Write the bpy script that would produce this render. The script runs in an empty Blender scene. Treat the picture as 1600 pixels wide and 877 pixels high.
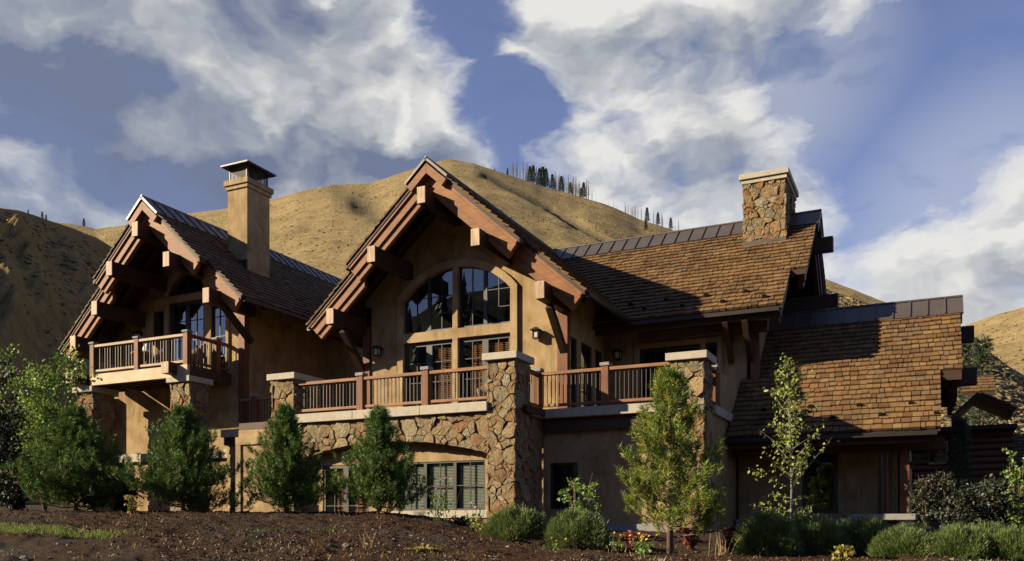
import bpy, math, random
import numpy as np
from mathutils import Vector
from mathutils.geometry import tessellate_polygon

rnd = random.Random(7)
R = math.radians
scene = bpy.context.scene
col = scene.collection

# ------------------------------------------------------------------ camera, sky, sun, exposure
YAW = math.atan(655 / 1366.0)
cam_d = bpy.data.cameras.new('camera')
cam = bpy.data.objects.new('camera', cam_d)
col.objects.link(cam)
cam.location = (0, 0, 0)                      # z = 0 is the photographer's eye level
cam.rotation_euler = (R(90), 0, YAW)
cam_d.sensor_width = 36
cam_d.lens = 36 * 1366 / 1600.0
cam_d.shift_y = (825 - 438.5) / 1600.0
cam_d.clip_start = 0.1
cam_d.clip_end = 6000
scene.camera = cam

scene.view_settings.view_transform = 'Standard'
scene.view_settings.look = 'None'
scene.view_settings.exposure = 1.22
scene.view_settings.gamma = 1
scene.view_settings.use_curve_mapping = False

TRAVEL = Vector((1.0, 0.70, -0.545)).normalized()     # direction the sunlight travels
SUN_ELEV = math.asin(-TRAVEL.z)
SUN_DIR = -TRAVEL
sun_d = bpy.data.lights.new('sun', 'SUN')
sun_d.energy = 5.0
sun_d.angle = R(0.53)
sun_d.color = (1.0, 0.83, 0.58)
sun = bpy.data.objects.new('sun', sun_d)
sun.rotation_euler = TRAVEL.to_track_quat('-Z', 'Y').to_euler()
sun.location = (-60, -45, 60)
col.objects.link(sun)

F_, H_, CX_ = 1366.0, 825.0, 800.0
SA, CA = math.sin(YAW), math.cos(YAW)


def direction(px, py):
    l = (px - CX_) / F_
    return Vector((l * CA - SA, l * SA + CA, (H_ - py) / F_)).normalized()


def at(px, d):
    l = (px - CX_) / F_
    return d * (l * CA - SA), d * (l * SA + CA)


world = bpy.data.worlds.new('World')
scene.world = world
world.use_nodes = True


def build_world():
    nt = world.node_tree
    N, L = nt.nodes, nt.links
    N.clear()
    out = N.new('ShaderNodeOutputWorld')
    bg = N.new('ShaderNodeBackground')
    bg.inputs['Strength'].default_value = 0.05
    L.new(bg.outputs[0], out.inputs[0])
    sky = N.new('ShaderNodeTexSky')
    sky.sky_type = 'NISHITA'
    sky.sun_disc = False
    sky.sun_elevation = SUN_ELEV
    sky.sun_rotation = math.atan2(SUN_DIR.x, SUN_DIR.y)
    sky.air_density = 1.0
    sky.dust_density = 0.05
    sky.ozone_density = 2.5
    tc = N.new('ShaderNodeTexCoord')
    D = tc.outputs['Generated']

    def math_(op, a, b=None, c=None, clamp=False):
        n = N.new('ShaderNodeMath')
        n.operation = op
        n.use_clamp = clamp
        for i, v in enumerate((a, b, c)):
            if v is None:
                continue
            if hasattr(v, 'is_linked'):
                L.new(v, n.inputs[i])
            else:
                n.inputs[i].default_value = v
        return n.outputs[0]

    def noise(vec, scale, detail, rough, dist=0.0):
        n = N.new('ShaderNodeTexNoise')
        mp = N.new('ShaderNodeMapping')
        mp.inputs['Scale'].default_value = (1.0, 1.0, 1.9)     # banks lie flatter than they are wide
        mp.inputs['Location'].default_value = (3.7, 1.3, 0.4)
        L.new(vec, mp.inputs['Vector'])
        L.new(mp.outputs[0], n.inputs['Vector'])
        n.inputs['Scale'].default_value = scale
        n.inputs['Detail'].default_value = detail
        n.inputs['Roughness'].default_value = rough
        n.inputs['Distortion'].default_value = dist
        return n.outputs[0], n.outputs[1]

    # gentle warp so that the banks get ragged outlines
    _, wcol = noise(D, 7.0, 5, 0.6)
    vs = N.new('ShaderNodeVectorMath'); vs.operation = 'SUBTRACT'
    L.new(wcol, vs.inputs[0]); vs.inputs[1].default_value = (0.5, 0.5, 0.5)
    vm = N.new('ShaderNodeVectorMath'); vm.operation = 'SCALE'
    L.new(vs.outputs[0], vm.inputs[0]); vm.inputs['Scale'].default_value = 0.10
    va = N.new('ShaderNodeVectorMath'); va.operation = 'ADD'
    L.new(D, va.inputs[0]); L.new(vm.outputs[0], va.inputs[1])
    vn = N.new('ShaderNodeVectorMath'); vn.operation = 'NORMALIZE'
    L.new(va.outputs[0], vn.inputs[0])
    W = vn.outputs[0]

    def bank(vec, px, py, rad, w):
        dv = direction(px, py)
        n = N.new('ShaderNodeVectorMath'); n.operation = 'DOT_PRODUCT'
        L.new(vec, n.inputs[0]); n.inputs[1].default_value = dv
        ang = rad / F_
        m = N.new('ShaderNodeMapRange'); m.interpolation_type = 'SMOOTHSTEP'
        L.new(n.outputs['Value'], m.inputs['Value'])
        m.inputs['From Min'].default_value = math.cos(ang * 1.15)
        m.inputs['From Max'].default_value = math.cos(ang * 0.35)
        m.inputs['To Min'].default_value = 0
        m.inputs['To Max'].default_value = w
        return m.outputs[0]

    def total(vec, lst):
        s = None
        for b in lst:
            o = bank(vec, *b)
            s = o if s is None else math_('MAXIMUM', s, o)
        return s

    banks = total(W, [(500, 190, 300, 1.0), (610, 120, 150, .95), (700, 190, 110, .9), (250, 160, 230, .85),
                      (110, 40, 230, .8), (400, 20, 200, .75), (880, 60, 150, .7), (960, 160, 190, .9),
                      (1040, 60, 190, .75), (1190, 30, 120, .5), (1120, 165, 130, .6), (1060, 280, 160, .7), (1260, 190, 90, .45), (1370, 40, 170, .5),
                      (1560, 330, 190, .85), (1480, 430, 150, .85), (1640, 250, 160, .65), (1310, 290, 90, .45),
                      (1180, 330, 150, .5), (760, 300, 110, .55), (60, 190, 200, .35), (560, 290, 200, .8)])
    gaps = total(W, [(800, 190, 85, .9), (720, 15, 90, .7), (1420, 190, 150, .6), (830, 260, 80, .6), (1590, 100, 130, .5), (1290, 140, 90, .35)])
    up = N.new('ShaderNodeVectorMath'); up.operation = 'ADD'
    L.new(W, up.inputs[0]); up.inputs[1].default_value = (0.012, 0.006, 0.030)
    U = up.outputs[0]
    n1, _ = noise(W, 6.0, 11, 0.56)
    n2, _ = noise(U, 6.0, 4, 0.5)
    n3, _ = noise(W, 6.0, 4, 0.5)
    fine, _ = noise(W, 24.0, 8, 0.62)
    dens = math_('ADD', banks, math_('MULTIPLY', math_('SUBTRACT', n1, 0.5), 2.3))
    dens = math_('ADD', dens, math_('MULTIPLY', math_('SUBTRACT', fine, 0.5), 0.35))
    dens = math_('SUBTRACT', dens, gaps)
    m = N.new('ShaderNodeMapRange'); m.interpolation_type = 'SMOOTHSTEP'
    L.new(dens, m.inputs['Value'])
    m.inputs['From Min'].default_value = 0.02
    m.inputs['From Max'].default_value = 0.92
    fd = N.new('ShaderNodeVectorMath'); fd.operation = 'DOT_PRODUCT'
    L.new(D, fd.inputs[0]); fd.inputs[1].default_value = (-0.35, 0.81, 0.47)
    fm = N.new('ShaderNodeMapRange'); fm.interpolation_type = 'SMOOTHSTEP'
    L.new(fd.outputs['Value'], fm.inputs['Value'])
    fm.inputs['From Min'].default_value = 0.45; fm.inputs['From Max'].default_value = 0.8
    flat = total(D, [(40, 270, 330, .85), (260, 300, 220, .7), (130, 60, 260, .5), (1150, 60, 220, .3), (1580, 380, 220, .3)])
    flat = math_('MULTIPLY', flat, math_('ADD', 0.55, math_('MULTIPLY', n1, 0.9)))
    veil = math_('ADD', math_('MULTIPLY', math_('MAXIMUM', m.outputs[0], flat), 0.95), 0.04)
    cover = math_('MULTIPLY', veil, fm.outputs[0])
    # thick cloud is greyer; the sides turned to the light are white
    dark = total(W, [(540, 225, 170, .75), (640, 200, 110, .8), (330, 175, 110, .4), (110, 60, 170, .6), (400, 10, 110, .75),
                     (1150, 110, 130, .45), (60, 260, 320, 1.15), (250, 290, 220, 1.0), (960, 250, 90, .3), (660, 260, 130, .6), (450, 300, 160, .6), (520, 420, 140, .7)])
    bright = total(W, [(570, 70, 120, .5), (705, 130, 90, .55), (300, 100, 90, .35), (880, 210, 120, .3), (970, 80, 140, .25), (650, 90, 90, .4), (440, 90, 90, .3)])
    lit = math_('MULTIPLY', math_('SUBTRACT', n3, n2), 3.0)
    lit = math_('ADD', math_('ADD', lit, 0.82), math_('MULTIPLY', math_('SUBTRACT', fine, 0.5), 0.45))
    lit = math_('ADD', math_('SUBTRACT', lit, math_('MULTIPLY', dark, 0.64)), math_('MULTIPLY', bright, 0.5))
    rim = N.new('ShaderNodeMapRange'); rim.interpolation_type = 'SMOOTHSTEP'
    L.new(dens, rim.inputs['Value'])
    rim.inputs['From Min'].default_value = 0.45; rim.inputs['From Max'].default_value = 1.15
    rim.inputs['To Min'].default_value = 0.22; rim.inputs['To Max'].default_value = -0.12
    lit = math_('ADD', lit, rim.outputs[0], clamp=True)
    cr = N.new('ShaderNodeValToRGB')
    L.new(lit, cr.inputs[0])
    e = cr.color_ramp.elements
    e[0].position = 0.0; e[0].color = (0.165, 0.20, 0.31, 1)
    e[1].position = 1.0; e[1].color = (0.80, 0.79, 0.76, 1)
    k = e.new(0.42); k.color = (0.34, 0.37, 0.43, 1)
    k = e.new(0.72); k.color = (0.56, 0.57, 0.58, 1)
    sc = N.new('ShaderNodeVectorMath'); sc.operation = 'SCALE'
    L.new(cr.outputs[0], sc.inputs[0]); sc.inputs['Scale'].default_value = 8.7
    # the open sky: the atmosphere, deepened a little
    tint = N.new('ShaderNodeVectorMath'); tint.operation = 'MULTIPLY'
    L.new(sky.outputs[0], tint.inputs[0]); tint.inputs[1].default_value = (1.16, .98, 1.16)
    mix = N.new('ShaderNodeMix'); mix.data_type = 'RGBA'
    L.new(cover, mix.inputs['Factor'])
    L.new(tint.outputs[0], mix.inputs['A']); L.new(sc.outputs[0], mix.inputs['B'])
    L.new(mix.outputs['Result'], bg.inputs['Color'])


build_world()

# ------------------------------------------------------------------ mesh helpers


class MB:
    """collects shapes, links them as one mesh object"""

    def __init__(self):
        self.V, self.L, self.S, self.n, self.A = [], [], [], 0, []

    def add(self, verts, faces, a=0.0):
        v = np.asarray(verts, dtype=np.float64).reshape(-1, 3)
        self.V.append(v)
        for f in faces:
            self.L.append(np.asarray(f, dtype=np.int64) + self.n)
            self.S.append(np.array([len(f)]))
        self.A.append(np.full(len(v), a))
        self.n += len(v)

    def arr(self, verts, faces, a=None):
        v = np.asarray(verts, dtype=np.float64).reshape(-1, 3)
        f = np.asarray(faces, dtype=np.int64)
        self.V.append(v)
        self.L.append((f + self.n).ravel())
        self.S.append(np.full(len(f), f.shape[1]))
        self.A.append(np.zeros(len(v)) if a is None else np.asarray(a, dtype=np.float64))
        self.n += len(v)

    def box(self, x0, x1, y0, y1, z0, z1):
        v = [(x0, y0, z0), (x1, y0, z0), (x1, y1, z0), (x0, y1, z0), (x0, y0, z1), (x1, y0, z1), (x1, y1, z1), (x0, y1, z1)]
        self.add(v, [(0, 3, 2, 1), (4, 5, 6, 7), (0, 1, 5, 4), (1, 2, 6, 5), (2, 3, 7, 6), (3, 0, 4, 7)])

    def frame(self, O, A, N, a0, a1, n0, n1, z0, z1):
        """box in a wall's own frame: A along, N outward"""
        O, A, N = Vector(O), Vector(A), Vector(N)
        U = Vector((0, 0, 1))
        v = []
        for z in (z0, z1):
            for a, n in ((a0, n0), (a1, n0), (a1, n1), (a0, n1)):
                v.append(O + A * a + N * n + U * z)
        self.hexa(v)

    def hexa(self, v):
        v = [Vector(p) for p in v]
        c = sum(v, Vector()) / 8
        fs = [(0, 3, 2, 1), (4, 5, 6, 7), (0, 1, 5, 4), (1, 2, 6, 5), (2, 3, 7, 6), (3, 0, 4, 7)]
        n = (v[1] - v[0]).cross(v[3] - v[0])
        if n.dot(v[4] - v[0]) < 0:
            fs = [tuple(reversed(f)) for f in fs]
        self.add([tuple(p) for p in v], fs)

    def prism(self, pts, ext):
        """polygon pts extruded by ext (both caps)"""
        n = len(pts)
        p = [Vector(q) for q in pts]
        e = Vector(ext)
        nn = Vector()
        for i in range(n):
            nn += p[i].cross(p[(i + 1) % n])
        flip = nn.dot(e) > 0
        v = [tuple(q) for q in p] + [tuple(q + e) for q in p]
        top = list(range(n, 2 * n)); bot = list(range(n))[::-1]
        side = [(i, (i + 1) % n, n + (i + 1) % n, n + i) for i in range(n)]
        fs = [top, bot] + side
        if not flip:
            fs = [list(reversed(f)) for f in fs]
        self.add(v, fs)

    def beam(self, p0, p1, w, h, up=(0, 0, 1)):
        p0, p1 = Vector(p0), Vector(p1)
        d = (p1 - p0).normalized()
        s = d.cross(Vector(up)).normalized()
        u = s.cross(d)
        v = []
        for p in (p0, p1):
            for a, b in ((-1, -1), (1, -1), (1, 1), (-1, 1)):
                v.append(p + s * (a * w / 2) + u * (b * h / 2))
        self.hexa(v)

    def tube(self, pts, radii, n=8, cap=True):
        pts = [Vector(p) for p in pts]
        V, Fc = [], []
        for i, p in enumerate(pts):
            d = (pts[min(i + 1, len(pts) - 1)] - pts[max(i - 1, 0)]).normalized()
            r = Vector((1, 0, 0)) if abs(d.x) < 0.9 else Vector((0, 1, 0))
            a = d.cross(r).normalized(); b = d.cross(a)
            for k in range(n):
                t = 2 * math.pi * k / n
                V.append(tuple(p + (a * math.cos(t) + b * math.sin(t)) * radii[i]))
        for i in range(len(pts) - 1):
            for k in range(n):
                Fc.append((i * n + k, (i + 1) * n + k, (i + 1) * n + (k + 1) % n, i * n + (k + 1) % n))
        if cap:
            Fc.append(list(range(n)))
            Fc.append([(len(pts) - 1) * n + k for k in range(n)][::-1])
        self.add(V, Fc)

    def plate(self, outer, holes, to3, n_front, n_back):
        """flat wall with real openings; to3(a, z, n) -> point, n_front > n_back outward"""
        loops = [outer] + holes
        flat = [Vector((p[0], p[1], 0)) for lp in loops for p in lp]
        tris = tessellate_polygon([[Vector((p[0], p[1], 0)) for p in lp] for lp in loops])
        m = len(flat)
        V = [tuple(to3(p.x, p.y, n_front)) for p in flat] + [tuple(to3(p.x, p.y, n_back)) for p in flat]
        out_n = Vector(to3(0, 0, 1)) - Vector(to3(0, 0, 0))
        Fc = []
        for t in tris:
            a, b, c = (Vector(V[i]) for i in t)
            if (b - a).cross(c - a).dot(out_n) < 0:
                t = (t[0], t[2], t[1])
            Fc.append(tuple(t)); Fc.append((t[2] + m, t[1] + m, t[0] + m))
        i0 = 0
        for lp in loops:
            k = len(lp)
            for i in range(k):
                a, b = i0 + i, i0 + (i + 1) % k
                Fc.append((a, b, b + m, a + m))
            i0 += k
        self.add(V, Fc)

    def build(self, name, mat, parent=None, smooth=False, bevel=0, attr=None):
        V = np.concatenate(self.V) if self.V else np.zeros((0, 3))
        if parent is not None:
            r = parent
            while r.parent is not None:
                r = r.parent
            V = V - np.array(r.location)
        Lp = np.concatenate(self.L); S = np.concatenate(self.S)
        me = bpy.data.meshes.new(name)
        me.vertices.add(len(V)); me.vertices.foreach_set('co', V.astype(np.float32).ravel())
        me.loops.add(len(Lp)); me.loops.foreach_set('vertex_index', Lp.astype(np.int32))
        me.polygons.add(len(S))
        st = np.concatenate(([0], np.cumsum(S)[:-1]))
        me.polygons.foreach_set('loop_start', st.astype(np.int32))
        me.polygons.foreach_set('use_smooth', np.full(len(S), bool(smooth)))
        me.update(calc_edges=True)
        if attr:
            at_ = me.attributes.new(attr, 'FLOAT', 'POINT')
            at_.data.foreach_set('value', np.concatenate(self.A).astype(np.float32))
        for mm in (mat if isinstance(mat, (list, tuple)) else [mat]):
            me.materials.append(mm)
        o = bpy.data.objects.new(name, me)
        col.objects.link(o)
        if parent is not None:
            o.parent = parent
        if bevel:
            b = o.modifiers.new('bevel', 'BEVEL'); b.width = bevel; b.segments = 2; b.limit_method = 'ANGLE'
        return o


def thing(name, label, cat, loc=(0, 0, 0), group=None):
    o = bpy.data.objects.new(name, None)
    o.empty_display_size = 0.3
    o.location = loc
    col.objects.link(o)
    o['label'] = label; o['category'] = cat
    if group:
        o['group'] = group
    return o


def copy_tree(o, parent=None):
    c = o.copy(); col.objects.link(c)
    if parent is not None:
        c.parent = parent
    for ch in list(o.children):
        copy_tree(ch, c)
    return c


# numpy value noise
def _hash(ix, iy, s):
    n = (ix * 374761393 + iy * 668265263 + s * 1442695041) & 0xFFFFFFFF
    n = ((n ^ (n >> 13)) * 1274126177) & 0xFFFFFFFF
    return ((n ^ (n >> 16)) & 0xFFFF) / 65535.0


def vnoise(x, y, s=0):
    x = np.asarray(x, float); y = np.asarray(y, float)
    ix = np.floor(x).astype(np.int64); iy = np.floor(y).astype(np.int64)
    fx = x - ix; fy = y - iy
    fx = fx * fx * (3 - 2 * fx); fy = fy * fy * (3 - 2 * fy)
    a = _hash(ix, iy, s); b = _hash(ix + 1, iy, s); c = _hash(ix, iy + 1, s); d = _hash(ix + 1, iy + 1, s)
    return (a + (b - a) * fx) * (1 - fy) + (c + (d - c) * fx) * fy


def fbm(x, y, oct=5, s=0, gain=0.5):
    t = 0; a = 1; w = 0
    for i in range(oct):
        t = t + a * (vnoise(x * 2 ** i, y * 2 ** i, s + i * 17) - 0.5); w += a; a *= gain
    return t / w * 2


# ------------------------------------------------------------------ materials
def new_mat(name):
    m = bpy.data.materials.new(name)
    m.use_nodes = True
    nt = m.node_tree
    b = nt.nodes['Principled BSDF']
    return m, nt, b


def ramp(nt, fac, stops):
    r = nt.nodes.new('ShaderNodeValToRGB')
    e = r.color_ramp.elements
    e[0].position, e[0].color = stops[0][0], (*stops[0][1], 1)
    e[1].position, e[1].color = stops[-1][0], (*stops[-1][1], 1)
    for p, c in stops[1:-1]:
        k = e.new(p); k.color = (*c, 1)
    nt.links.new(fac, r.inputs[0])
    return r.outputs[0]


def coords(nt, scale=(1, 1, 1)):
    tc = nt.nodes.new('ShaderNodeTexCoord')
    mp = nt.nodes.new('ShaderNodeMapping')
    mp.inputs['Scale'].default_value = scale
    nt.links.new(tc.outputs['Object'], mp.inputs[0])
    return mp.outputs[0]


def noise_tex(nt, vec, scale, detail=4, rough=0.55, dist=0.0):
    n = nt.nodes.new('ShaderNodeTexNoise')
    nt.links.new(vec, n.inputs['Vector'])
    n.inputs['Scale'].default_value = scale
    n.inputs['Detail'].default_value = detail
    n.inputs['Roughness'].default_value = rough
    n.inputs['Distortion'].default_value = dist
    return n.outputs[0]


def bump(nt, b, h, strength, dist=0.02):
    n = nt.nodes.new('ShaderNodeBump')
    n.inputs['Strength'].default_value = strength
    n.inputs['Distance'].default_value = dist
    nt.links.new(h, n.inputs['Height'])
    nt.links.new(n.outputs[0], b.inputs['Normal'])


def mixc(nt, fac, a, b, mode='MIX'):
    m = nt.nodes.new('ShaderNodeMix'); m.data_type = 'RGBA'; m.blend_type = mode
    for s, v in (('Factor', fac), ('A', a), ('B', b)):
        if hasattr(v, 'is_linked'):
            nt.links.new(v, m.inputs[s])
        elif s == 'Factor':
            m.inputs[s].default_value = v
        else:
            m.inputs[s].default_value = (*v, 1)
    return m.outputs['Result']


def island(nt):
    return nt.nodes.new('ShaderNodeNewGeometry').outputs['Random Per Island']


def plain(name, c, rough=0.6, metal=0.0, var=0.15, scale=3.0, stretch=(1, 1, 1), bstr=0.0, bscale=40):
    m, nt, b = new_mat(name)
    v = coords(nt, stretch)
    n = noise_tex(nt, v, scale, 5, 0.6)
    lo = tuple(x * (1 - var) for x in c); hi = tuple(min(1, x * (1 + var)) for x in c)
    nt.links.new(ramp(nt, n, [(0.3, lo), (0.7, hi)]), b.inputs['Base Color'])
    b.inputs['Roughness'].default_value = rough
    b.inputs['Metallic'].default_value = metal
    if bstr:
        bump(nt, b, noise_tex(nt, v, bscale, 5, 0.6), bstr)
    return m


def stucco_mat(name, c):
    m, nt, b = new_mat(name)
    v = coords(nt)
    n1 = noise_tex(nt, v, 1.1, 6, 0.65, 0.6)
    n2 = noise_tex(nt, coords(nt, (1, 1, 0.35)), 4.5, 5, 0.6)
    lo = (c[0] * .68, c[1] * .63, c[2] * .58); hi = (c[0] * 1.16, c[1] * 1.18, c[2] * 1.24)
    base = ramp(nt, n1, [(0.32, lo), (0.5, c), (0.68, hi)])
    wear = ramp(nt, n2, [(0.3, (.74, .73, .72)), (0.62, (1.1, 1.1, 1.1))])
    nt.links.new(mixc(nt, 1.0, base, wear, 'MULTIPLY'), b.inputs['Base Color'])
    b.inputs['Roughness'].default_value = 0.95
    b.inputs['Specular IOR Level'].default_value = 0.2
    bump(nt, b, noise_tex(nt, v, 55, 6, 0.7), 0.35, 0.01)
    return m


def wood_mat(name, c, along, rough=0.62, var=0.3, grain=26):
    """grain runs along axis 'x' 'y' or 'z'"""
    m, nt, b = new_mat(name)
    s = {'x': (0.06, 1, 1), 'y': (1, 0.06, 1), 'z': (1, 1, 0.06)}[along]
    v = coords(nt, s)
    g = noise_tex(nt, v, grain, 6, 0.65, 0.4)
    big = noise_tex(nt, coords(nt), 1.6, 4, 0.6)
    var = var * 1.35
    lo = tuple(x * (1 - var) for x in c); hi = tuple(x * (1 + var) for x in c)
    a = ramp(nt, g, [(0.28, lo), (0.5, c), (0.75, hi)])
    w = ramp(nt, big, [(0.3, (.75, .74, .73)), (0.7, (1.15, 1.15, 1.14))])
    nt.links.new(mixc(nt, 1.0, a, w, 'MULTIPLY'), b.inputs['Base Color'])
    b.inputs['Roughness'].default_value = rough
    b.inputs['Specular IOR Level'].default_value = 0.3
    bump(nt, b, g, 0.25, 0.01)
    return m


def stone_mat():
    m, nt, b = new_mat('fieldstone')
    r = island(nt)
    c = ramp(nt, r, [(0.0, (.235, .135, .065)), (0.14, (.27, .195, .105)), (0.28, (.20, .155, .10)), (0.42, (.32, .245, .14)),
                     (0.55, (.25, .125, .052)), (0.66, (.255, .225, .145)), (0.78, (.31, .21, .105)), (0.9, (.225, .215, .15)), (1.0, (.36, .29, .18))])
    v = coords(nt)
    n = noise_tex(nt, v, 7, 8, 0.7, 0.8)
    w = ramp(nt, n, [(0.25, (.5, .46, .42)), (0.5, (1, 1, 1)), (0.78, (1.4, 1.32, 1.2))])
    rust = noise_tex(nt, v, 3.3, 5, 0.6)
    c2 = mixc(nt, ramp(nt, rust, [(0.55, (0, 0, 0)), (0.75, (.5, .5, .5))]), c, (.36, .15, .05))
    nt.links.new(mixc(nt, 1.0, c2, w, 'MULTIPLY'), b.inputs['Base Color'])
    b.inputs['Roughness'].default_value = 0.9
    b.inputs['Specular IOR Level'].default_value = 0.2
    bump(nt, b, noise_tex(nt, v, 9, 12, 0.78, 1.0), 1.0, 0.11)
    return m


def shake_mat(name, stops, rough=0.85):
    m, nt, b = new_mat(name)
    r = island(nt)
    c = ramp(nt, r, stops)
    v = coords(nt)
    big = noise_tex(nt, v, 0.9, 4, 0.6)
    w = ramp(nt, big, [(0.3, (.72, .72, .74)), (0.7, (1.16, 1.13, 1.1))])
    fine = noise_tex(nt, v, 38, 4, 0.6)
    w2 = ramp(nt, fine, [(0.3, (.78, .77, .76)), (0.7, (1.15, 1.15, 1.15))])
    c = mixc(nt, 1.0, c, w, 'MULTIPLY')
    nt.links.new(mixc(nt, 1.0, c, w2, 'MULTIPLY'), b.inputs['Base Color'])
    b.inputs['Roughness'].default_value = rough
    b.inputs['Specular IOR Level'].default_value = 0.25
    bump(nt, b, fine, 0.12, 0.006)
    return m


def leaf_mat(name, stops, trans=0.35, clump=3.0, rough=0.55):
    m = bpy.data.materials.new(name); m.use_nodes = True
    nt = m.node_tree
    N = nt.nodes; N.clear()
    out = N.new('ShaderNodeOutputMaterial')
    r = island(nt)
    n = noise_tex(nt, coords(nt), clump, 4, 0.6)
    add = N.new('ShaderNodeMath'); add.operation = 'MULTIPLY_ADD'
    nt.links.new(r, add.inputs[0]); add.inputs[1].default_value = 0.45
    sub = N.new('ShaderNodeMath'); sub.operation = 'MULTIPLY_ADD'
    nt.links.new(n, sub.inputs[0]); sub.inputs[1].default_value = 1.5; sub.inputs[2].default_value = -0.45
    nt.links.new(sub.outputs[0], add.inputs[2])
    c = ramp(nt, add.outputs[0], stops)
    d = N.new('ShaderNodeBsdfDiffuse'); nt.links.new(c, d.inputs[0])
    t = N.new('ShaderNodeBsdfTranslucent'); nt.links.new(c, t.inputs[0])
    g = N.new('ShaderNodeBsdfGlossy'); g.inputs['Roughness'].default_value = rough; g.inputs[0].default_value = (1, 1, 1, 1)
    m1 = N.new('ShaderNodeMixShader'); m1.inputs[0].default_value = trans
    nt.links.new(d.outputs[0], m1.inputs[1]); nt.links.new(t.outputs[0], m1.inputs[2])
    m2 = N.new('ShaderNodeMixShader'); m2.inputs[0].default_value = 0.035
    nt.links.new(m1.outputs[0], m2.inputs[1]); nt.links.new(g.outputs[0], m2.inputs[2])
    nt.links.new(m2.outputs[0], out.inputs[0])
    return m


def glass_mat():
    m = bpy.data.materials.new('window_glass'); m.use_nodes = True
    nt = m.node_tree; N = nt.nodes; N.clear()
    out = N.new('ShaderNodeOutputMaterial')
    t = N.new('ShaderNodeBsdfTransparent'); t.inputs[0].default_value = (.78, .82, .80, 1)
    g = N.new('ShaderNodeBsdfGlossy'); g.inputs['Roughness'].default_value = 0.0; g.inputs[0].default_value = (.95, .97, 1, 1)
    f = N.new('ShaderNodeLayerWeight'); f.inputs[0].default_value = 0.5
    p3 = N.new('ShaderNodeMath'); p3.operation = 'POWER'; p3.inputs[1].default_value = 3.0
    nt.links.new(f.outputs['Facing'], p3.inputs[0])
    k = N.new('ShaderNodeMath'); k.operation = 'MULTIPLY_ADD'; k.use_clamp = True
    nt.links.new(p3.outputs[0], k.inputs[0]); k.inputs[1].default_value = 0.9; k.inputs[2].default_value = 0.11
    x = N.new('ShaderNodeMixShader')
    nt.links.new(k.outputs[0], x.inputs[0]); nt.links.new(t.outputs[0], x.inputs[1]); nt.links.new(g.outputs[0], x.inputs[2])
    nt.links.new(x.outputs[0], out.inputs[0])
    return m


M = {}
M['stucco'] = stucco_mat('tan_stucco', (0.284, 0.202, 0.106))
M['stucco_trim'] = stucco_mat('tan_stucco_trim', (0.296, 0.217, 0.120))
M['barge'] = wood_mat('reddish_fascia_wood', (0.190, 0.077, 0.022), 'x')
M['barge_y'] = wood_mat('reddish_fascia_wood_deep', (0.190, 0.077, 0.022), 'y')
M['beam'] = wood_mat('beam_wood', (0.138, 0.069, 0.039), 'y')
M['beam_x'] = wood_mat('beam_wood_cross', (0.083, 0.038, 0.019), 'x')
M['beam_end'] = wood_mat('weathered_sunlit_end_grain', (.36, .25, .16), 'z', var=.45)  # worn pale ends, with the sunlight on the fronts put into the colour
M['beam_dark'] = wood_mat('shaded_beam_wood', (0.041, 0.020, 0.011), 'y')  # shade on beam sides and braces is darkened into the wood colour
M['dark_beam_x'] = wood_mat('shaded_beam_wood_cross', (.06, .032, .020), 'x')  # right gable timbers: their shaded side is painted in as darker wood
M['post'] = wood_mat('post_wood', (0.140, 0.053, 0.023), 'z')
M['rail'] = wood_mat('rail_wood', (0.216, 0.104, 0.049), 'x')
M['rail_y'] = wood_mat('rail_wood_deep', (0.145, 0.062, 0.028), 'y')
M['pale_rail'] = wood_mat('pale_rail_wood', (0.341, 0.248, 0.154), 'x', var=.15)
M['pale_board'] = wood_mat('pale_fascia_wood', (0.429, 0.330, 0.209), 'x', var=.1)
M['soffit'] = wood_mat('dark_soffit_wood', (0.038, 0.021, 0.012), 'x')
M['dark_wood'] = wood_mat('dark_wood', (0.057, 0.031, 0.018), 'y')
M['log'] = wood_mat('log_siding', (0.107, 0.045, 0.021), 'x')
M['cap'] = plain('cast_stone', (0.341, 0.308, 0.243), 0.9, 0, .14, 5, bstr=.2, bscale=50)
M['slab'] = plain('grey_stone_slab', (0.198, 0.193, 0.181), 0.9, 0, .15, 5, bstr=.2, bscale=40)
M['stone'] = stone_mat()
M['mortar'] = plain('dark_mortar', (.10, .075, .05), 0.95, 0, .3, 8, bstr=.5, bscale=40)
M['shake'] = shake_mat('cedar_shakes', [(0, (.088, .046, .020)), (.15, (.118, .066, .027)), (.35, (.152, .088, .035)), (.55, (.132, .080, .036)), (.7, (.170, .100, .039)), (.82, (.118, .084, .048)), (.92, (.190, .120, .050)), (1, (.082, .048, .024))])
M['shake_old'] = shake_mat('weathered_shakes', [(0, (0.077, 0.055, 0.039)), (.3, (0.110, 0.080, 0.052)), (.6, (0.132, 0.094, 0.060)), (.85, (0.154, 0.110, 0.066)), (1, (0.066, 0.050, 0.036))])
M['metal'] = plain('bronze_metal_roofing', (.095, .08, .07), 0.42, 0.35, .12, 2)
M['dark_metal'] = plain('dark_metal', (.03, .027, .025), 0.45, 0.5, .1, 4)
M['iron'] = plain('baluster_iron', (.055, .045, .038), 0.5, 0.5, .1, 6)
M['sash'] = plain('dark_sash', (.022, .022, .02), 0.5, 0, .1, 4)
M['room'] = plain('room_dark', (.035, .027, .02), 0.95, 0, .1, 2)  # near-black, so the gloom of unlit rooms sits in the colour
M['glass'] = glass_mat()
M['louver'] = wood_mat('wood_louver', (0.275, 0.115, 0.044), 'x', var=.15)
M['pale_blind'] = plain('pale_blind', (0.303, 0.308, 0.253), 0.7, 0, .06, 6)
M['lamp_glass'] = plain('lantern_glass', (0.413, 0.396, 0.353), 0.3, 0, .05, 6)
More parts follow.
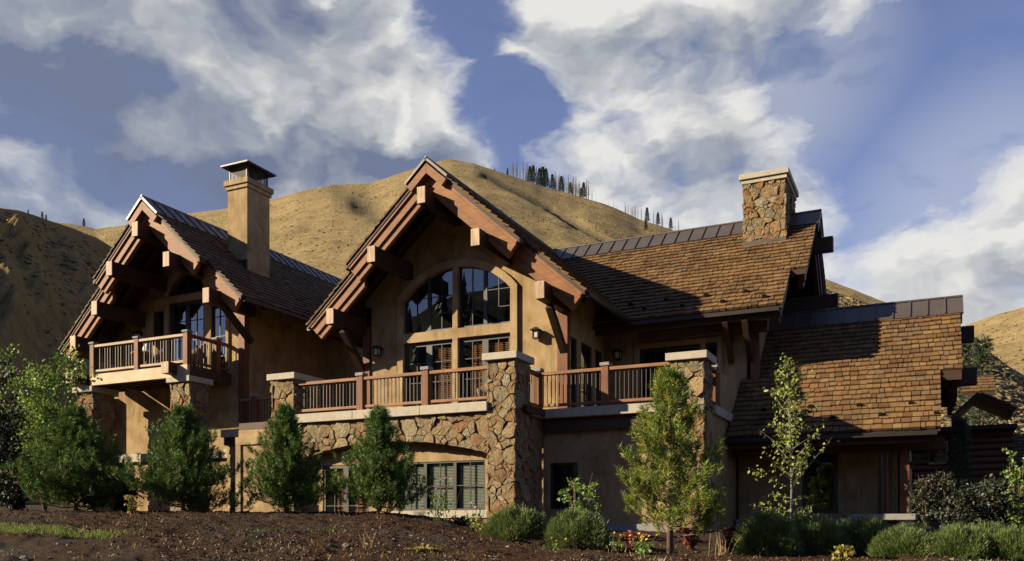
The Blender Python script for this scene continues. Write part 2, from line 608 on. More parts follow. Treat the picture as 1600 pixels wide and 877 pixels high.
M['wicker'] = plain('wicker', (0.231, 0.154, 0.083), 0.8, 0, .35, 60, bstr=.6, bscale=70)
M['cloth'] = plain('white_cloth', (0.413, 0.418, 0.429), 0.9, 0, .05, 6)
M['bark'] = plain('bark', (.13, .085, .055), 0.95, 0, .4, 14, (1, 1, .3), .8, 30)
M['pale_bark'] = plain('aspen_bark', (0.139, 0.128, 0.100), 0.9, 0, .3, 8, (1, 1, 2), .3, 30)
M['snag'] = plain('burnt_snag_wood', (0.094, 0.080, 0.071), 0.95, 0, .3, 2)
M['pine'] = leaf_mat('pine_needles', [(0, (0.016, 0.043, 0.005)), (.35, (0.040, 0.090, 0.009)), (.65, (0.082, 0.151, 0.014)), (1, (0.145, 0.211, 0.024))], .25, 4)
M['pine_y'] = leaf_mat('yellowing_needles', [(0, (0.045, 0.091, 0.011)), (.4, (0.111, 0.184, 0.020)), (.62, (0.182, 0.237, 0.027)), (.8, (0.339, 0.275, 0.032)), (1, (0.444, 0.260, 0.027))], .3, 5)
M['fir'] = leaf_mat('fir_needles', [(0, (.008, .016, .008)), (.5, (.018, .032, .014)), (1, (.035, .05, .02))], .1, 1)
M['spruce'] = leaf_mat('spruce_needles', [(0, (.02, .035, .018)), (.5, (.045, .07, .035)), (1, (.09, .11, .05))], .15, 3)
M['leaf_g'] = leaf_mat('shrub_leaves', [(0, (0.043, 0.092, 0.010)), (.4, (0.100, 0.184, 0.019)), (.75, (0.215, 0.307, 0.043)), (1, (0.429, 0.492, 0.111))], .35, 2.2)
M['leaf_b'] = leaf_mat('bright_leaves', [(0, (.06, .12, .02)), (.5, (.13, .22, .035)), (1, (.26, .34, .07))], .4, 5)
M['leaf_a'] = leaf_mat('aspen_leaves', [(0, (0.096, 0.133, 0.018)), (.5, (0.208, 0.257, 0.036)), (1, (0.360, 0.380, 0.063))], .45, 4)
M['leaf_r'] = leaf_mat('red_leaves', [(0, (.10, .015, .012)), (.5, (.24, .045, .03)), (1, (.42, .14, .06))], .35, 5)
M['leaf_y'] = leaf_mat('yellow_green_leaves', [(0, (.10, .12, .015)), (.5, (.26, .24, .03)), (1, (.45, .30, .04))], .4, 6)
M['leaf_d'] = leaf_mat('dark_leaves', [(0, (0.004, 0.009, 0.003)), (.5, (0.011, 0.019, 0.005)), (1, (0.026, 0.033, 0.009))], .25, 4)  # foliage out of the sun: its shade is put into the leaf colour
M['sage'] = leaf_mat('sage_stems', [(0, (0.036, 0.061, 0.014)), (.4, (0.076, 0.116, 0.028)), (.75, (0.133, 0.183, 0.047)), (1, (0.216, 0.256, 0.077))], .3, 4)
M['grass'] = leaf_mat('grass_blades', [(0, (.05, .09, .01)), (.5, (.12, .17, .02)), (1, (.24, .24, .06))], .4, 4)
M['dry'] = leaf_mat('dry_stems', [(0, (.2, .14, .06)), (.5, (.36, .26, .12)), (1, (.5, .38, .2))], .3, 6)
M['petal_y'] = leaf_mat('yellow_petals', [(0, (.55, .30, .01)), (.5, (.75, .45, .015)), (1, (.8, .55, .03))], .3, 6)
M['petal_p'] = leaf_mat('pink_petals', [(0, (.35, .10, .22)), (.5, (.5, .18, .32)), (1, (.6, .28, .4))], .3, 6)
M['chip'] = shake_mat('bark_chips', [(0, (0.019, 0.009, 0.005)), (.4, (0.045, 0.018, 0.008)), (.7, (0.083, 0.034, 0.014)), (.9, (0.131, 0.061, 0.026)), (1, (0.179, 0.099, 0.050))])
M['pebble'] = shake_mat('pebbles', [(0, (0.072, 0.060, 0.048)), (.5, (0.132, 0.114, 0.090)), (1, (0.252, 0.228, 0.192))])


def ground_mat():
    m, nt, b = new_mat('mulch_and_dirt')
    v = coords(nt)
    n = noise_tex(nt, v, 0.55, 5, 0.6)
    f = noise_tex(nt, v, 30, 6, 0.75)
    mul = ramp(nt, f, [(0.3, (.013, .007, .004)), (0.5, (.038, .019, .009)), (0.72, (.095, .048, .022))])
    drt = ramp(nt, f, [(0.3, (.022, .018, .013)), (0.6, (.05, .04, .029)), (0.8, (.11, .09, .065))])
    c = mixc(nt, ramp(nt, n, [(0.46, (0, 0, 0)), (0.6, (1, 1, 1))]), mul, drt)
    nt.links.new(c, b.inputs['Base Color'])
    b.inputs['Roughness'].default_value = 0.97
    b.inputs['Specular IOR Level'].default_value = 0.15
    bump(nt, b, noise_tex(nt, v, 22, 8, 0.75), 1.0, 0.06)
    return m


def hill_mat(name, gold, shrub, spots, scale=1.0):
    m, nt, b = new_mat(name)
    v = coords(nt)
    big = noise_tex(nt, v, 0.02 * scale, 6, 0.6, 0.5)
    mid = noise_tex(nt, v, 0.12 * scale, 6, 0.65, 0.6)
    fine = noise_tex(nt, v, 0.75 * scale, 6, 0.7)
    lo = tuple(x * .62 for x in gold); hi = tuple(min(1, x * 1.25) for x in gold)
    c = ramp(nt, mid, [(0.3, lo), (0.52, gold), (0.72, hi)])
    w = ramp(nt, fine, [(0.3, (.58, .58, .58)), (0.5, (1, 1, 1)), (0.7, (1.25, 1.24, 1.22))])
    c = mixc(nt, 1.0, c, w, 'MULTIPLY')
    at_ = nt.nodes.new('ShaderNodeAttribute'); at_.attribute_name = 'scrub'
    k = nt.nodes.new('ShaderNodeMath'); k.operation = 'MULTIPLY_ADD'
    nt.links.new(mid, k.inputs[0]); k.inputs[1].default_value = 1.1; k.inputs[2].default_value = -0.62 + spots
    k2 = nt.nodes.new('ShaderNodeMath'); k2.operation = 'ADD'
    nt.links.new(k.outputs[0], k2.inputs[0]); nt.links.new(at_.outputs['Fac'], k2.inputs[1])
    k3 = nt.nodes.new('ShaderNodeMath'); k3.operation = 'MULTIPLY_ADD'; k3.use_clamp = True
    nt.links.new(fine, k3.inputs[0]); k3.inputs[1].default_value = 2.2; k3.inputs[2].default_value = -0.55
    k4 = nt.nodes.new('ShaderNodeMath'); k4.operation = 'MULTIPLY'; k4.use_clamp = True
    nt.links.new(k2.outputs[0], k4.inputs[0]); nt.links.new(k3.outputs[0], k4.inputs[1])
    c = mixc(nt, k4.outputs[0], c, shrub)
    nt.links.new(c, b.inputs['Base Color'])
    b.inputs['Roughness'].default_value = 1.0
    b.inputs['Specular IOR Level'].default_value = 0.05
    bump(nt, b, fine, 0.8, 1.4)
    return m


M['ground'] = ground_mat()
M['hill_gold'] = hill_mat('golden_hill_grass', (0.263, 0.202, 0.098), (0.070, 0.062, 0.042), 0.06)
M['hill_left'] = hill_mat('left_hill_grass', (0.247, 0.174, 0.071), (0.065, 0.052, 0.029), 0.12)
M['hill_scree'] = hill_mat('brushy_slope', (0.172, 0.134, 0.069), (0.059, 0.057, 0.031), 0.22, 1.6)
M['brush'] = shake_mat('sagebrush', [(0, (0.113, 0.087, 0.044)), (.3, (0.159, 0.125, 0.062)), (.6, (0.198, 0.156, 0.076)), (.85, (0.265, 0.205, 0.094)), (1, (0.132, 0.108, 0.057))])
M['hill_back'] = hill_mat('dark_forest_floor', (0.021, 0.025, 0.014), (0.010, 0.014, 0.008), 0.2)

# ------------------------------------------------------------------ ground
PXC = [-900, 0, 200, 400, 600, 690, 760, 860, 1000, 1200, 1400, 1600, 2600]
DS = [1.5, 3, 6, 9, 10.5, 11.5, 12.3, 13.2, 14.5, 16, 17.5, 19, 21, 24, 28, 34, 45, 70]
LEFT = [-1.5, -1.48, -1.25, -.8, -.56, -.44, -.36, -.22, -.02, .14, .26, .34, .34, .32, .3, .4, .8, 2]
MID = [-1.5, -1.48, -1.25, -.8, -.56, -.45, -.38, -.29, -.2, -.14, -.1, -.08, -.08, -.08, 0, .3, .8, 2]
CEN = [-1.5, -1.48, -1.25, -.8, -.58, -.47, -.42, -.385, -.34, -.31, -.27, -.22, -.16, -.12, 0, .3, .8, 2]
RGT = [-1.5, -1.48, -1.25, -.82, -.62, -.52, -.50, -.485, -.46, -.42, -.36, -.28, -.15, -.02, .1, .3, .8, 2]
GT = np.array([LEFT, LEFT, LEFT, LEFT, LEFT, [a * .6 + b * .4 for a, b in zip(LEFT, MID)], MID, CEN, [a * .5 + b * .5 for a, b in zip(CEN, RGT)], RGT, RGT, RGT, RGT])


def gz(x, y, rough=True):
    x = np.asarray(x, float); y = np.asarray(y, float)
    d = -x * SA + y * CA
    l = x * CA + y * SA
    dd = np.clip(np.where(d > 1.0, d, np.sqrt(x * x + y * y) * .35 + .6), DS[0], DS[-1])
    px = np.clip(CX_ + F_ * l / np.maximum(d, 1.0), PXC[0], PXC[-1])
    ci = np.clip(np.searchsorted(PXC, px) - 1, 0, len(PXC) - 2)
    di = np.clip(np.searchsorted(DS, dd) - 1, 0, len(DS) - 2)
    P = np.array(PXC, float); Dn = np.array(DS, float)
    fx = (px - P[ci]) / (P[ci + 1] - P[ci]); fd = (dd - Dn[di]) / (Dn[di + 1] - Dn[di])
    z = (GT[ci, di] * (1 - fd) + GT[ci, di + 1] * fd) * (1 - fx) + (GT[ci + 1, di] * (1 - fd) + GT[ci + 1, di + 1] * fd) * fx
    if rough:
        z = z + fbm(x * .9, y * .9, 4, 3) * .05 * np.clip(1.4 - dd / 40, 0.2, 1)
    return z


def clods(X, Y):
    return fbm(X * 3.2, Y * 3.2, 5, 9, .6) * .085


def build_ground():
    rr = np.concatenate((np.linspace(1.0, 9, 28), np.linspace(9.08, 20, 150), np.linspace(20.4, 32, 40), np.linspace(34, 90, 24), np.linspace(100, 2500, 14)))
    th = np.concatenate((np.linspace(-180, -42, 50), np.linspace(-41.7, 36, 420), np.linspace(37, 180, 50)[:-1]))
    T, Rr = np.meshgrid(np.radians(th), rr)
    # angle measured from the viewing axis, clockwise
    fx = np.sin(T) * Rr; fd = np.cos(T) * Rr
    X = fx * CA - fd * SA; Y = fx * SA + fd * CA
    Z = gz(X, Y) + clods(X, Y) * (Rr < 32)
    nr, nt = X.shape
    idx = np.arange(nr * nt).reshape(nr, nt)
    nxt = np.roll(idx, -1, axis=1)
    f = np.stack((idx[:-1], idx[1:], nxt[1:], nxt[:-1]), -1).reshape(-1, 4)
    mb = MB()
    mb.arr(np.stack((X, Y, Z), -1), f[:, ::-1])
    cidx = np.arange(nt)
    mb.add([(0, 0, -1.5)], [])
    o = mb.build('ground', M['ground'], smooth=True)
    o['kind'] = 'structure'


build_ground()

# ------------------------------------------------------------------ hills


class Hill:
    pass


def make_hill(name, crest, dist, base_d, base_z, power, mat, amp, seed, gullies=(), shelf=1.0, rows=130, cols=260, lump=40.0, back=True):
    px = np.linspace(crest[0][0], crest[-1][0], cols)
    py = np.interp(px, [c[0] for c in crest], [c[1] for c in crest])
    dd = np.interp(px, [c[0] for c in dist], [c[1] for c in dist])
    py = py + fbm(px / 37.0, px * 0 + seed, 4, seed) * 1.6
    zc = (H_ - py) / F_ * dd
    bd = np.interp(px, [c[0] for c in base_d], [c[1] for c in base_d])
    t = np.linspace(0, 1, rows)[:, None]
    D = bd[None] + (dd - bd)[None] * t
    Z = base_z + (zc[None] - base_z) * t ** power
    l = (px[None] - CX_) / F_
    X = D * (l * CA - SA); Y = D * (l * SA + CA)
    fade = np.clip(np.minimum((1 - t) * 6, 1), 0, 1)
    Z = Z + fbm(X / lump, Y / lump, 5, seed, .55) * amp * fade * np.clip(t * 4, 0, 1)
    scrub = np.zeros_like(Z) + np.clip(fbm(X / (lump * .8), Y / (lump * .8), 4, seed + 5) * .5 - .12, 0, .35)
    PYv = H_ - F_ * Z / D
    PXv = np.broadcast_to(px[None], Z.shape)
    for (ax, ay, bx, by, wid, depth, sc) in gullies:
        ux, uy = bx - ax, by - ay
        ll = ux * ux + uy * uy
        s = np.clip(((PXv - ax) * ux + (PYv - ay) * uy) / ll, 0, 1)
        wob = fbm(s * 6, s * 0 + ax, 3, int(ax)) * wid * .6
        ds = np.hypot(PXv - (ax + ux * s) + wob, PYv - (ay + uy * s) + wob)
        g = np.exp(-(ds / wid) ** 2)
        Z = Z - depth * g * fade
        scrub = scrub + sc * g
    if back:
        nb = 10
        tb = np.linspace(0.05, 1, nb)[:, None]
        Db = dd[None] * (1 + tb * .6)
        Zb = zc[None] * (1 - tb ** 1.5 * .8) - .5 * tb
        Zb = np.minimum(Zb, Db * ((H_ - py) / F_)[None] * (1 - .02 * tb) - .5)
        D = np.concatenate((D, Db)); Z = np.concatenate((Z, Zb))
        scrub = np.concatenate((scrub, np.zeros_like(Zb)))
        X = D * (l * CA - SA); Y = D * (l * SA + CA)
    nr, nc = Z.shape
    idx = np.arange(nr * nc).reshape(nr, nc)
    f = np.stack((idx[:-1, :-1], idx[:-1, 1:], idx[1:, 1:], idx[1:, :-1]), -1).reshape(-1, 4)
    mb = MB()
    mb.arr(np.stack((X, Y, Z), -1), f, np.clip(scrub, 0, 2.5).ravel())
    o = mb.build(name, mat, smooth=True, attr='scrub')
    o['kind'] = 'structure'
    h = Hill(); h.px, h.X, h.Y, h.Z, h.rows = px, X, Y, Z, rows
    return h


def on_hill(h, px, t=1.0):
    r = int(round(t * (h.rows - 1)))
    return tuple(float(np.interp(px, h.px, a[r])) for a in (h.X, h.Y, h.Z))


HM = make_hill('hill', [(120, 372), (200, 352), (280, 335), (350, 326), (430, 311), (480, 296), (520, 289), (580, 286), (620, 273), (660, 259),
                        (690, 251), (705, 249), (740, 256), (790, 272), (850, 293), (920, 312), (960, 325), (1000, 343), (1060, 363),
                        (1150, 392), (1290, 436), (1400, 478), (1520, 545)],
               [(120, 420), (500, 400), (700, 430), (1060, 390), (1300, 300), (1520, 220)],
               [(120, 75), (700, 70), (1520, 60)], 1.0, 1.12, M['hill_gold'], 3.2, 21,
               [(528, 294, 562, 318, 15, .6, .55), (560, 317, 618, 352, 18, .8, .65), (470, 300, 520, 292, 12, 0, .35), (757, 272, 860, 322, 4.5, 2.4, 2.2), (858, 321, 975, 392, 4.5, 2.4, 2.2), (560, 310, 620, 340, 16, 1.5, .35),
                (620, 262, 700, 262, 14, 0, .3), (760, 262, 900, 330, 16, 1, .3), (860, 300, 900, 350, 12, 1, .35)], lump=45)
HL = make_hill('hill', [(-700, 120), (-400, 215), (-150, 283), (0, 324), (30, 328), (60, 338), (100, 352), (150, 372), (200, 400), (260, 440), (330, 500)],
               [(-700, 90), (-400, 112), (-150, 146), (0, 170), (100, 200), (200, 212), (330, 222)],
               [(-700, 45), (0, 58), (100, 75), (330, 120)], .6, 1.0, M['hill_left'], 4.0, 33,
               [(26, 378, 78, 500, 20, -5.0, 0), (-10, 380, 30, 520, 18, -4, 0), (110, 395, 160, 520, 16, -2.5, 0)], lump=34)
HF = make_hill('hill', [(-100, 332), (60, 344), (110, 350), (150, 357), (200, 352), (260, 348), (330, 345)],
               [(-100, 380), (330, 380)], [(-100, 200), (330, 200)], 20, 1.0, M['hill_gold'], 3, 44, lump=40, rows=60, cols=120)
HR = make_hill('hill', [(1380, 560), (1450, 528), (1510, 508), (1560, 490), (1600, 480), (1750, 430), (2000, 380)],
               [(1380, 480), (2000, 420)], [(1380, 100), (2000, 100)], 1.0, 1.1, M['hill_gold'], 4, 55, rows=90, cols=160, lump=45)
HS = make_hill('hill', [(1260, 440), (1290, 452), (1340, 468), (1400, 492), (1450, 505), (1520, 532), (1560, 560), (1600, 592), (1700, 660), (1850, 720)],
               [(1260, 190), (1520, 150), (1850, 110)], [(1260, 60), (1850, 60)], 1.0, 1.05, M['hill_scree'], 1.2, 66, rows=110, cols=200, lump=14)


def brush(h, n, tlo, thi, smin, smax, mat, seed, dens=None, plo=None, phi=None):
    r = np.random.default_rng(seed)
    px = r.uniform(h.px[0] if plo is None else plo, h.px[-1] if phi is None else phi, n)
    t = tlo + (thi - tlo) * r.random(n) ** .8
    ci = np.clip((px - h.px[0]) / (h.px[-1] - h.px[0]) * (len(h.px) - 1), 0, len(h.px) - 1.001)
    ri = np.clip(t * (h.rows - 1), 0, h.rows - 1.001)
    c0, r0 = ci.astype(int), ri.astype(int); fc, fr = ci - c0, ri - r0
    g = lambda A: (A[r0, c0] * (1 - fc) + A[r0, c0 + 1] * fc) * (1 - fr) + (A[r0 + 1, c0] * (1 - fc) + A[r0 + 1, c0 + 1] * fc) * fr
    P = np.stack((g(h.X), g(h.Y), g(h.Z)), -1)
    k = fbm(P[:, 0] / 30, P[:, 1] / 30, 4, seed) + .35 * r.normal(size=n) > (-.1 if dens is None else dens)
    P = P[k]; n = len(P)
    s = (smin + (smax - smin) * r.random(n) ** 2)[:, None]
    ang = r.random(n) * 6.28
    V = []
    for z, q in ((-.2, .9), (.35, 1.0), (.75, .62)):
        for j in range(5):
            a = ang + j * 1.2566
            jt = .75 + .5 * r.random(n)
            V.append(P + np.stack((np.cos(a) * q * jt, np.sin(a) * q * jt, np.full(n, z * .65) * (.8 + .4 * r.random(n))), -1) * s)
    V.append(P + np.array([0, 0, .62]) * s)
    V = np.stack(V, 1).reshape(-1, 3)
    q4 = np.array([(b * 5 + j, b * 5 + (j + 1) % 5, (b + 1) * 5 + (j + 1) % 5, (b + 1) * 5 + j) for b in range(2) for j in range(5)])
    t3 = np.array([(10 + j, 10 + (j + 1) % 5, 15) for j in range(5)])
    base = np.arange(n)[:, None, None] * 16
    mb = MB()
    mb.arr(V, (base + q4[None]).reshape(-1, 4))
    mb.L.append((base + t3[None]).reshape(-1)); mb.S.append(np.full(n * 5, 3))
    o = mb.build('sagebrush', mat); o['kind'] = 'stuff'


brush(HM, 6000, .05, .97, .18, .55, M['brush'], 201, .15)
brush(HL, 5000, .02, .97, .2, .7, M['brush'], 202, .0)
brush(HS, 14000, .02, .98, .2, .62, M['brush'], 203, -.5)
brush(HR, 2500, .3, .97, .3, .9, M['brush'], 204, .1)


def back_hill():
    mb = MB()
    th = np.radians(np.linspace(-115, 115, 160))
    base = math.atan2(-1.0, -0.75)
    rr = np.linspace(45, 190, 40)
    T, Rr = np.meshgrid(th + base, rr)
    t = (Rr - 45) / 145
    elev = np.interp(np.degrees(T - base), [-115, -60, -30, -18, -9, 0, 8, 20, 45, 70, 115], [2, 7, 9, 10, 11, 17, 19.5, 19, 17, 13, 4])
    Z = -1.4 + np.tan(np.radians(elev)) * 200 * t ** 1.3 + fbm(Rr * np.cos(T) / 18, Rr * np.sin(T) / 18, 4, 71) * 2.2 * t
    X = Rr * np.cos(T); Y = Rr * np.sin(T)
    idx = np.arange(X.size).reshape(X.shape)
    f = np.stack((idx[:-1, :-1], idx[:-1, 1:], idx[1:, 1:], idx[1:, :-1]), -1).reshape(-1, 4)
    mb.arr(np.stack((X, Y, Z), -1), f)
    o = mb.build('hill', M['hill_back'], smooth=True); o['kind'] = 'structure'
    wood = MB()
    for k in range(420):
        j = rnd.randrange(16, 39); i = rnd.randrange(0, 159)
        x, y, z = X[j, i], Y[j, i], Z[j, i]
        h = rnd.uniform(5, 10); r = h * .2
        for q in range(4):
            z0 = z + h * (.1 + .2 * q); rq = r * (1 - q * .2)
            V = [(x + rq * math.cos(a) * rnd.uniform(.7, 1.1), y + rq * math.sin(a) * rnd.uniform(.7, 1.1), z0) for a in np.linspace(0, 6.28, 8)[:-1]] + [(x, y, z0 + h * .36)]
            wood.add(V, [(a, (a + 1) % 7, 7) for a in range(7)])
    o = wood.build('forest', M['fir']); o['kind'] = 'stuff'


back_hill()
exec_house = True

# ------------------------------------------------------------------ the house
LODGE = thing('mountain_lodge', 'large tan stucco mountain lodge with stone piers, cedar shake roofs and stepped timber gables', 'house', (-12.7, 22.8, 0))
UP = Vector((0, 0, 1))


def facade(y):            # wall facing the camera side (-Y): a = x
    return lambda a, z, n: (a, y - n, z)


def side(x):              # wall facing +X: a = y
    return lambda a, z, n: (x + n, a, z)


def part(mb, name, mat, parent=None, **k):
    return mb.build(name, mat, parent or LODGE, **k)


def rect(x0, x1, z0, z1):
    return [(x0, z0), (x1, z0), (x1, z1), (x0, z1)]


def arc_pts(x0, x1, zs, zt, n=18):
    """points of a segmental arch from x1 to x0 (right to left)"""
    h = (x1 - x0) / 2; s = zt - zs
    r = (h * h + s * s) / (2 * s); cz = zt - r; cx = (x0 + x1) / 2
    a = math.asin(min(1, h / r))
    return [(cx + r * math.sin(a * (1 - 2 * i / n)), cz + r * math.cos(a * (1 - 2 * i / n))) for i in range(n + 1)]


def arched(x0, x1, z0, zs, zt, n=18):
    return [(x0, z0), (x1, z0)] + arc_pts(x0, x1, zs, zt, n)


def room(x0, x1, y0, y1, z0, z1, name='dark_room_box'):  # open-fronted box added to darken what shows through the windows
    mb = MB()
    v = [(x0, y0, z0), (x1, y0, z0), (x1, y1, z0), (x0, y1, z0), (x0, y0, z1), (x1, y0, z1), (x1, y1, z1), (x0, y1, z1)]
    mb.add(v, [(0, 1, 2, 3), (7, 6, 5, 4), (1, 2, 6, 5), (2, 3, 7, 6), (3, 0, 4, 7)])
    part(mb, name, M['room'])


def window(O, A, N, w, z0, z1, cols, rows, name='window', sash=.06, mid=None, blind=None, top=None, slat=.05):
    """sash window in a wall frame; O at its left end, A along, N outward; optional louvred blind behind the pane"""
    mb = MB()
    T = top or (lambda a: z1)
    st = .07
    mb.frame(O, A, N, 0, w, 0, .05, z0, z0 + sash)
    mb.frame(O, A, N, 0, sash, 0, .05, z0 + sash, T(0) if top else z1)
    mb.frame(O, A, N, w - sash, w, 0, .05, z0 + sash, T(w) if top else z1)
    if not top:
        mb.frame(O, A, N, sash, w - sash, 0, .05, z1 - sash, z1)
    cx = [w * i / cols for i in range(1, cols)]
    for c in cx:
        mb.frame(O, A, N, c - .011, c + .011, .004, .04, z0 + sash, (T(c) if top else z1 - sash))
    for r in range(1, rows):
        zz = z0 + (z1 - z0) * r / rows
        mb.frame(O, A, N, sash, w - sash, .006, .036, zz - .011, zz + .011)
    f = part(mb, name, M['sash'])
    pn = MB()
    O_, A_, N_ = Vector(O), Vector(A), Vector(N)
    if top:
        n = 14
        lo = [O_ + A_ * (w * i / n) + N_ * .018 + UP * z0 for i in range(n + 1)]
        hi = [O_ + A_ * (w * i / n) + N_ * .018 + UP * T(w * i / n) for i in range(n + 1)]
        pn.add([tuple(p) for p in lo + hi], [(i, i + 1, n + 2 + i, n + 1 + i) for i in range(n)])
    else:
        q = [O_ + A_ * a + N_ * .018 + UP * z for a, z in ((sash * .5, z0 + .02), (w - sash * .5, z0 + .02), (w - sash * .5, z1 - .02), (sash * .5, z1 - .02))]
        pn.add([tuple(p) for p in q], [(0, 1, 2, 3)])
    part(pn, 'pane', M['glass'], f)
    if blind:
        b0, b1, bm = blind
        bb = MB()
        z = z0 + .06
        while z < z1 - .05:
            p = O_ + A_ * b0 - N_ * .07 + UP * z
            q = O_ + A_ * b1 - N_ * .07 + UP * z
            t = N_ * .018 + UP * (-.02)
            bb.add([tuple(p - t), tuple(q - t), tuple(q + t), tuple(p + t)], [(0, 1, 2, 3)])
            z += slat
        part(bb, 'blind', bm, f)
    return f


# ---- stone facing -------------------------------------------------
def clip(poly, nx, nz, d):
    """keep the part where nx*x + nz*z <= d"""
    out = []
    m = len(poly)
    for i in range(m):
        p, q = poly[i], poly[(i + 1) % m]
        a = nx * p[0] + nz * p[1] - d; b = nx * q[0] + nz * q[1] - d
        if a <= 0:
            out.append(p)
        if (a < 0 < b) or (b < 0 < a):
            t = a / (a - b)
            out.append((p[0] + (q[0] - p[0]) * t, p[1] + (q[1] - p[1]) * t))
    return out


def stones(mb, to3, w0, w1, z0, z1, size, seed, under=None, flat=1.25, depth=.045):
    """irregular fieldstones over a flat wall; under(x, z) -> extra half plane to stay outside (the arch)"""
    r = random.Random(seed)
    pts = []
    n = int((w1 - w0) * (z1 - z0) / (size * size) * 1.7) + 2
    tries = 0
    while len(pts) < n and tries < n * 40:
        tries += 1
        p = (r.uniform(w0, w1), r.uniform(z0, z1))
        s = size * r.choice((.3, .38, .5, .65, .8, .95, 1.05))
        if all(((p[0] - q[0]) / flat) ** 2 + (p[1] - q[1]) ** 2 > (s * .5 + q[2] * .5) ** 2 for q in pts):
            pts.append((p[0], p[1], s))
    for i, p in enumerate(pts):
        poly = [(w0, z0), (w1, z0), (w1, z1), (w0, z1)]
        for j, q in enumerate(pts):
            if i == j or abs(q[0] - p[0]) > size * 4 or abs(q[1] - p[1]) > size * 4:
                continue
            dx, dz = q[0] - p[0], q[1] - p[1]
            L2 = dx * dx + dz * dz
            k = .5 + (p[2] ** 2 - q[2] ** 2) / (2 * L2) * .6
            k = min(.8, max(.2, k))
            poly = clip(poly, dx, dz, dx * (p[0] + dx * k) + dz * (p[1] + dz * k))
            if len(poly) < 3:
                break
        if len(poly) < 3:
            continue
        if under:
            hp = under(p[0], p[1])
            if hp is None:
                continue
            poly = clip(poly, *hp)
            if len(poly) < 3:
                continue
        cx = sum(a for a, b in poly) / len(poly); cz = sum(b for a, b in poly) / len(poly)
        # finer outline with a little wander
        ring = []
        m = len(poly)
        for a in range(m):
            p0, p1 = poly[a], poly[(a + 1) % m]
            ln = math.hypot(p1[0] - p0[0], p1[1] - p0[1])
            k = max(1, int(ln / .09))
            for t in range(k):
                f = t / k
                ring.append((p0[0] + (p1[0] - p0[0]) * f, p0[1] + (p1[1] - p0[1]) * f))
        if len(ring) < 3:
            continue
        rad = max(.02, math.sqrt(sum((a - cx) ** 2 + (b - cz) ** 2 for a, b in ring) / len(ring)))
        g = .007 / rad
        j = .010
        tilt = (r.uniform(-.2, .2), r.uniform(-.2, .2)); dd = depth * r.uniform(.45, 1.5)
        V = []
        k = len(ring)
        base = []
        for a, b in ring:
            base.append((cx + (a - cx) * (1 - g) + r.uniform(-j, j), cz + (b - cz) * (1 - g) + r.uniform(-j, j)))
        for sc, hgt in ((1.0, 0.0), (.985, .7), (.95, .97), (.55, 1.02)):
            for a, b in base:
                x = cx + (a - cx) * sc; z = cz + (b - cz) * sc
                hh = hgt * dd + (tilt[0] * (x - cx) + tilt[1] * (z - cz)) * (1 if hgt else 0) + (r.uniform(-.013, .013) if hgt else 0)
                V.append(to3(x, z, max(hh, 0 if not hgt else .008)))
        V.append(to3(cx, cz, dd * 1.1))
        Fc = []
        for q in range(3):
            for a in range(k):
                Fc.append((q * k + a, q * k + (a + 1) % k, (q + 1) * k + (a + 1) % k, (q + 1) * k + a))
        for a in range(k):
            Fc.append((3 * k + a, 3 * k + (a + 1) % k, 4 * k))
        n0 = (Vector(V[1]) - Vector(V[0])).cross(Vector(V[2]) - Vector(V[0]))
        out = Vector(to3(0, 0, 1)) - Vector(to3(0, 0, 0))
        area = sum(base[a][0] * base[(a + 1) % k][1] - base[(a + 1) % k][0] * base[a][1] for a in range(k))
        e1 = Vector(to3(1, 0, 0)) - Vector(to3(0, 0, 0)); e2 = Vector(to3(0, 1, 0)) - Vector(to3(0, 0, 0))
        if e1.cross(e2).dot(out) * area < 0:
            Fc = [tuple(reversed(q)) for q in Fc]
        mb.add(V, Fc)


def back_side(x):
    return lambda a, z, n: (x - n, a, z)


def pier(x0, x1, y0, y1, z0, z1, cap_h, seed, over=.09, size=.30, capbox=None):
    core = MB(); core.box(x0 + .05, x1 - .05, y0 + .05, y1 - .05, z0, z1)
    p = part(core, 'stone_pier', M['mortar'])
    st = MB()
    stones(st, facade(y0 + .05), x0, x1, z0, z1, size, seed)
    stones(st, side(x1 - .05), y0, y1, z0, z1, size, seed + 1)
    stones(st, back_side(x0 + .05), y0, y1, z0, z1, size, seed + 2)
    part(st, 'stone_facing', M['stone'], p)
    cp = MB(); cp.box(x0 - over, x1 + over, y0 - over, y1 + over, z1, z1 + cap_h)
    part(cp, 'cap', M['cap'], p, bevel=.012)
    return p


